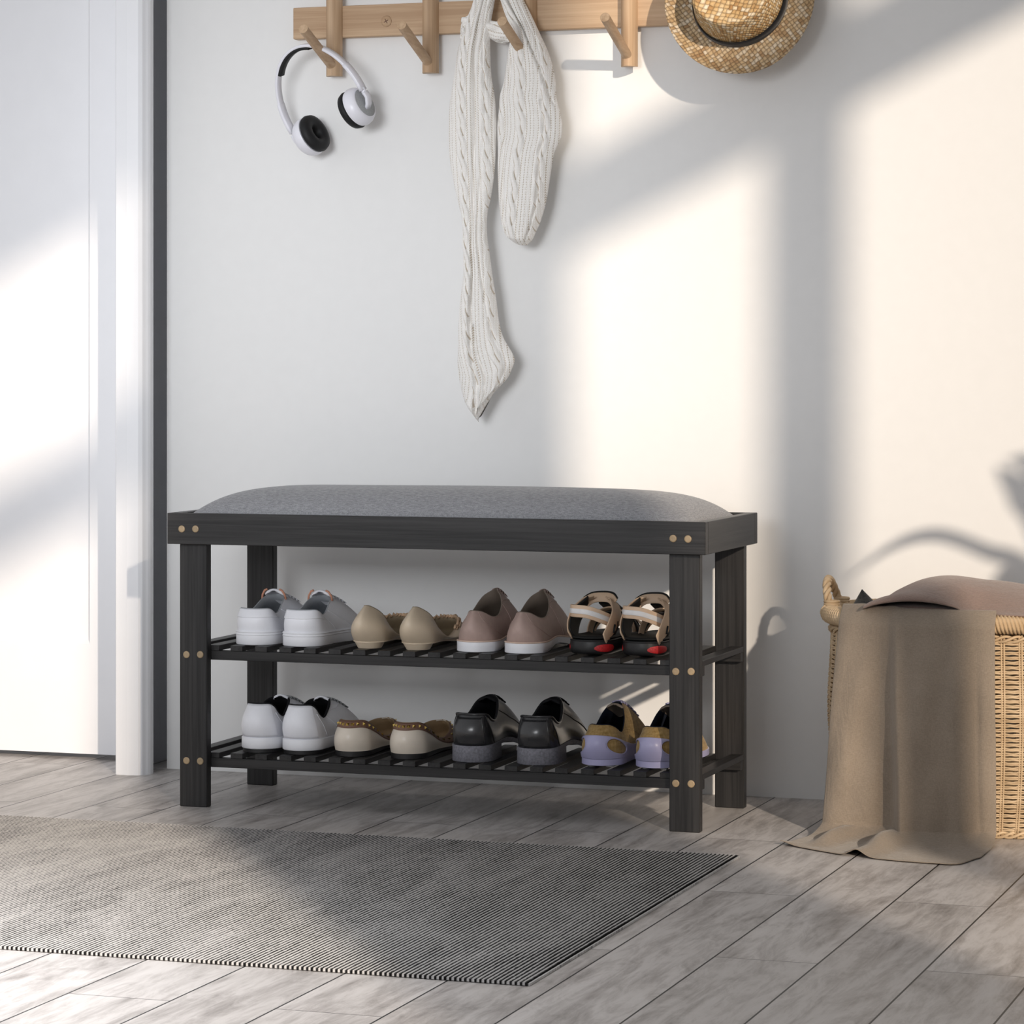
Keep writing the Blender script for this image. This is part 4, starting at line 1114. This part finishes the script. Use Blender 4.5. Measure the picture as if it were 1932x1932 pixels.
# ------------------------------------------------------------ potted plant beyond the right edge (its leaves shade the wall)
PL=empty('potted_plant',(1.62,-1.0,0)); tag(PL,'leafy plant in a clay pot standing right of the basket, outside the frame','plant')
MB().lathe([(.0001,0),(.11,0),(.115,.01),(.15,.26),(.16,.27),(.16,.30),(.145,.30),(.14,.27),(.0001,.27)],40).build('pot',M['terracotta'],PL)
MB().lathe([(.0001,.275),(.14,.272)],24,caps=False).build('soil',M['soil'],PL)
def wallpt(u,v,t):
    x,y,z=at_y(u,v,0); return Vector((x+.72*t-1.62,-t+1.0,z+.358*t))
def leafribbon(mb,pts,w):
    Q=[Vector(p) for p in pts]; path=[]
    for i in range(len(Q)-1):
        p0=Q[max(0,i-1)];p1=Q[i];p2=Q[i+1];p3=Q[min(len(Q)-1,i+2)]
        for k in range(8):
            t=k/8; path.append(.5*((2*p1)+(p2-p0)*t+(2*p0-5*p1+4*p2-p3)*t*t+(3*p1-p0-3*p2+p3)*t**3))
    path.append(Q[-1]); n=len(path)
    mb.ribbon(path,(.25,-.3,.9),[max(.004,w*math.sin(PI*min(1,(.08+.92*i/(n-1)))**1.0)) for i in range(n)],.0018)
def leaf(pts,w): mb=MB(); leafribbon(mb,pts,w); mb.build('leaf',M['leaf'],PL)
root=Vector((0,0,.28))
leaf([root,root+Vector((.02,0,.25)),wallpt(1960,1090,.95),wallpt(1860,1040,.93),wallpt(1770,1010,.92),wallpt(1690,1028,.92),wallpt(1600,1090,.92)],.032)
leaf([root,root+Vector((0,.02,.3)),wallpt(1970,1010,1.0),wallpt(1930,930,1.02),wallpt(1880,880,1.05)],.075)
leaf([root,root+Vector((.03,.0,.3)),wallpt(2010,960,1.0),wallpt(1960,880,1.05),wallpt(1900,865,1.1)],.06)
leaf([root,wallpt(2020,1160,.95),wallpt(1960,1110,.95),wallpt(1900,1100,.97),wallpt(1860,1150,1.0)],.11)
leaf([root,wallpt(2040,1220,.9),wallpt(1980,1170,.92),wallpt(1930,1180,.95),wallpt(1880,1240,.98)],.10)
leaf([root,root+Vector((.05,.02,.35)),wallpt(2080,880,1.0),wallpt(2080,760,1.1)],.08)
leaf([root,root+Vector((.08,.02,.3)),wallpt(2200,1000,.9),wallpt(2260,1050,.8)],.09)
leaf([root,root+Vector((.0,-.06,.3)),root+Vector((.12,-.2,.45)),root+Vector((.2,-.33,.35))],.09)

# ------------------------------------------------------------ light
sun=bpy.data.lights.new('sun','SUN'); sun.energy=3.15; sun.angle=math.radians(1.15); sun.color=(1,.85,.69)
so=bpy.data.objects.new('sun',sun); col.objects.link(so)
so.rotation_euler=Vector((-.72,1,-.358)).to_track_quat('-Z','Y').to_euler(); so.location=(5,-6,3)
def area(name,loc,target,sx,sy,power,color):
    l=bpy.data.lights.new(name,'AREA'); l.shape='RECTANGLE'; l.size=sx; l.size_y=sy; l.energy=power; l.color=color
    o=bpy.data.objects.new(name,l); col.objects.link(o); o.location=loc
    o.rotation_euler=(Vector(target)-Vector(loc)).to_track_quat('-Z','Y').to_euler(); return o
ad_=area('front_fill',(-.2,-3.4,1.15),(-.50,0,.85),1.3,.7,3.5,(.95,.97,1.0)); ad_.data.spread=math.radians(38)  # added fill light for the left wall, not an actual window
dl_=area('overhead_fill',(-.32,-2.3,2.4),(-.32,-1.9,0),.8,.8,8.0,(.97,.98,1.0)); dl_.data.spread=math.radians(40)  # added overhead fill brightening the front-left floor, no actual lamp there
w=bpy.data.worlds.new('world'); bpy.context.scene.world=w; w.use_nodes=True
wt=w.node_tree; bg=wt.nodes['Background']; tc=wt.nodes.new('ShaderNodeTexCoord')
dp=wt.nodes.new('ShaderNodeVectorMath'); dp.operation='DOT_PRODUCT'; dp.inputs[1].default_value=(-.75,-.62,-.22)
wt.links.new(tc.outputs['Generated'],dp.inputs[0])
cr_=wt.nodes.new('ShaderNodeMapRange'); cr_.inputs['From Min'].default_value=-.6; cr_.inputs['From Max'].default_value=.9; cr_.inputs['To Min'].default_value=.05; cr_.inputs['To Max'].default_value=1.0
wt.links.new(dp.outputs['Value'],cr_.inputs['Value'])
vm_=wt.nodes.new('ShaderNodeVectorMath'); vm_.operation='SCALE'; vm_.inputs[0].default_value=(.97,.975,1.0); wt.links.new(cr_.outputs[0],vm_.inputs['Scale'])
wt.links.new(vm_.outputs[0],bg.inputs[0]); bg.inputs[1].default_value=.72

# ------------------------------------------------------------ camera and view
cam=bpy.data.cameras.new('camera'); co=bpy.data.objects.new('camera',cam); col.objects.link(co)
co.location=CAM; co.rotation_euler=(PI/2,0,YAW); cam.sensor_width=36; cam.sensor_fit='HORIZONTAL'
cam.lens=FP/1932*36; cam.shift_y=-(966-HOR)/1932; cam.clip_start=.05
sc_=bpy.context.scene; sc_.camera=co
vs=sc_.view_settings; vs.view_transform='Standard'; vs.look='None'; vs.exposure=0; vs.gamma=1; vs.use_curve_mapping=False
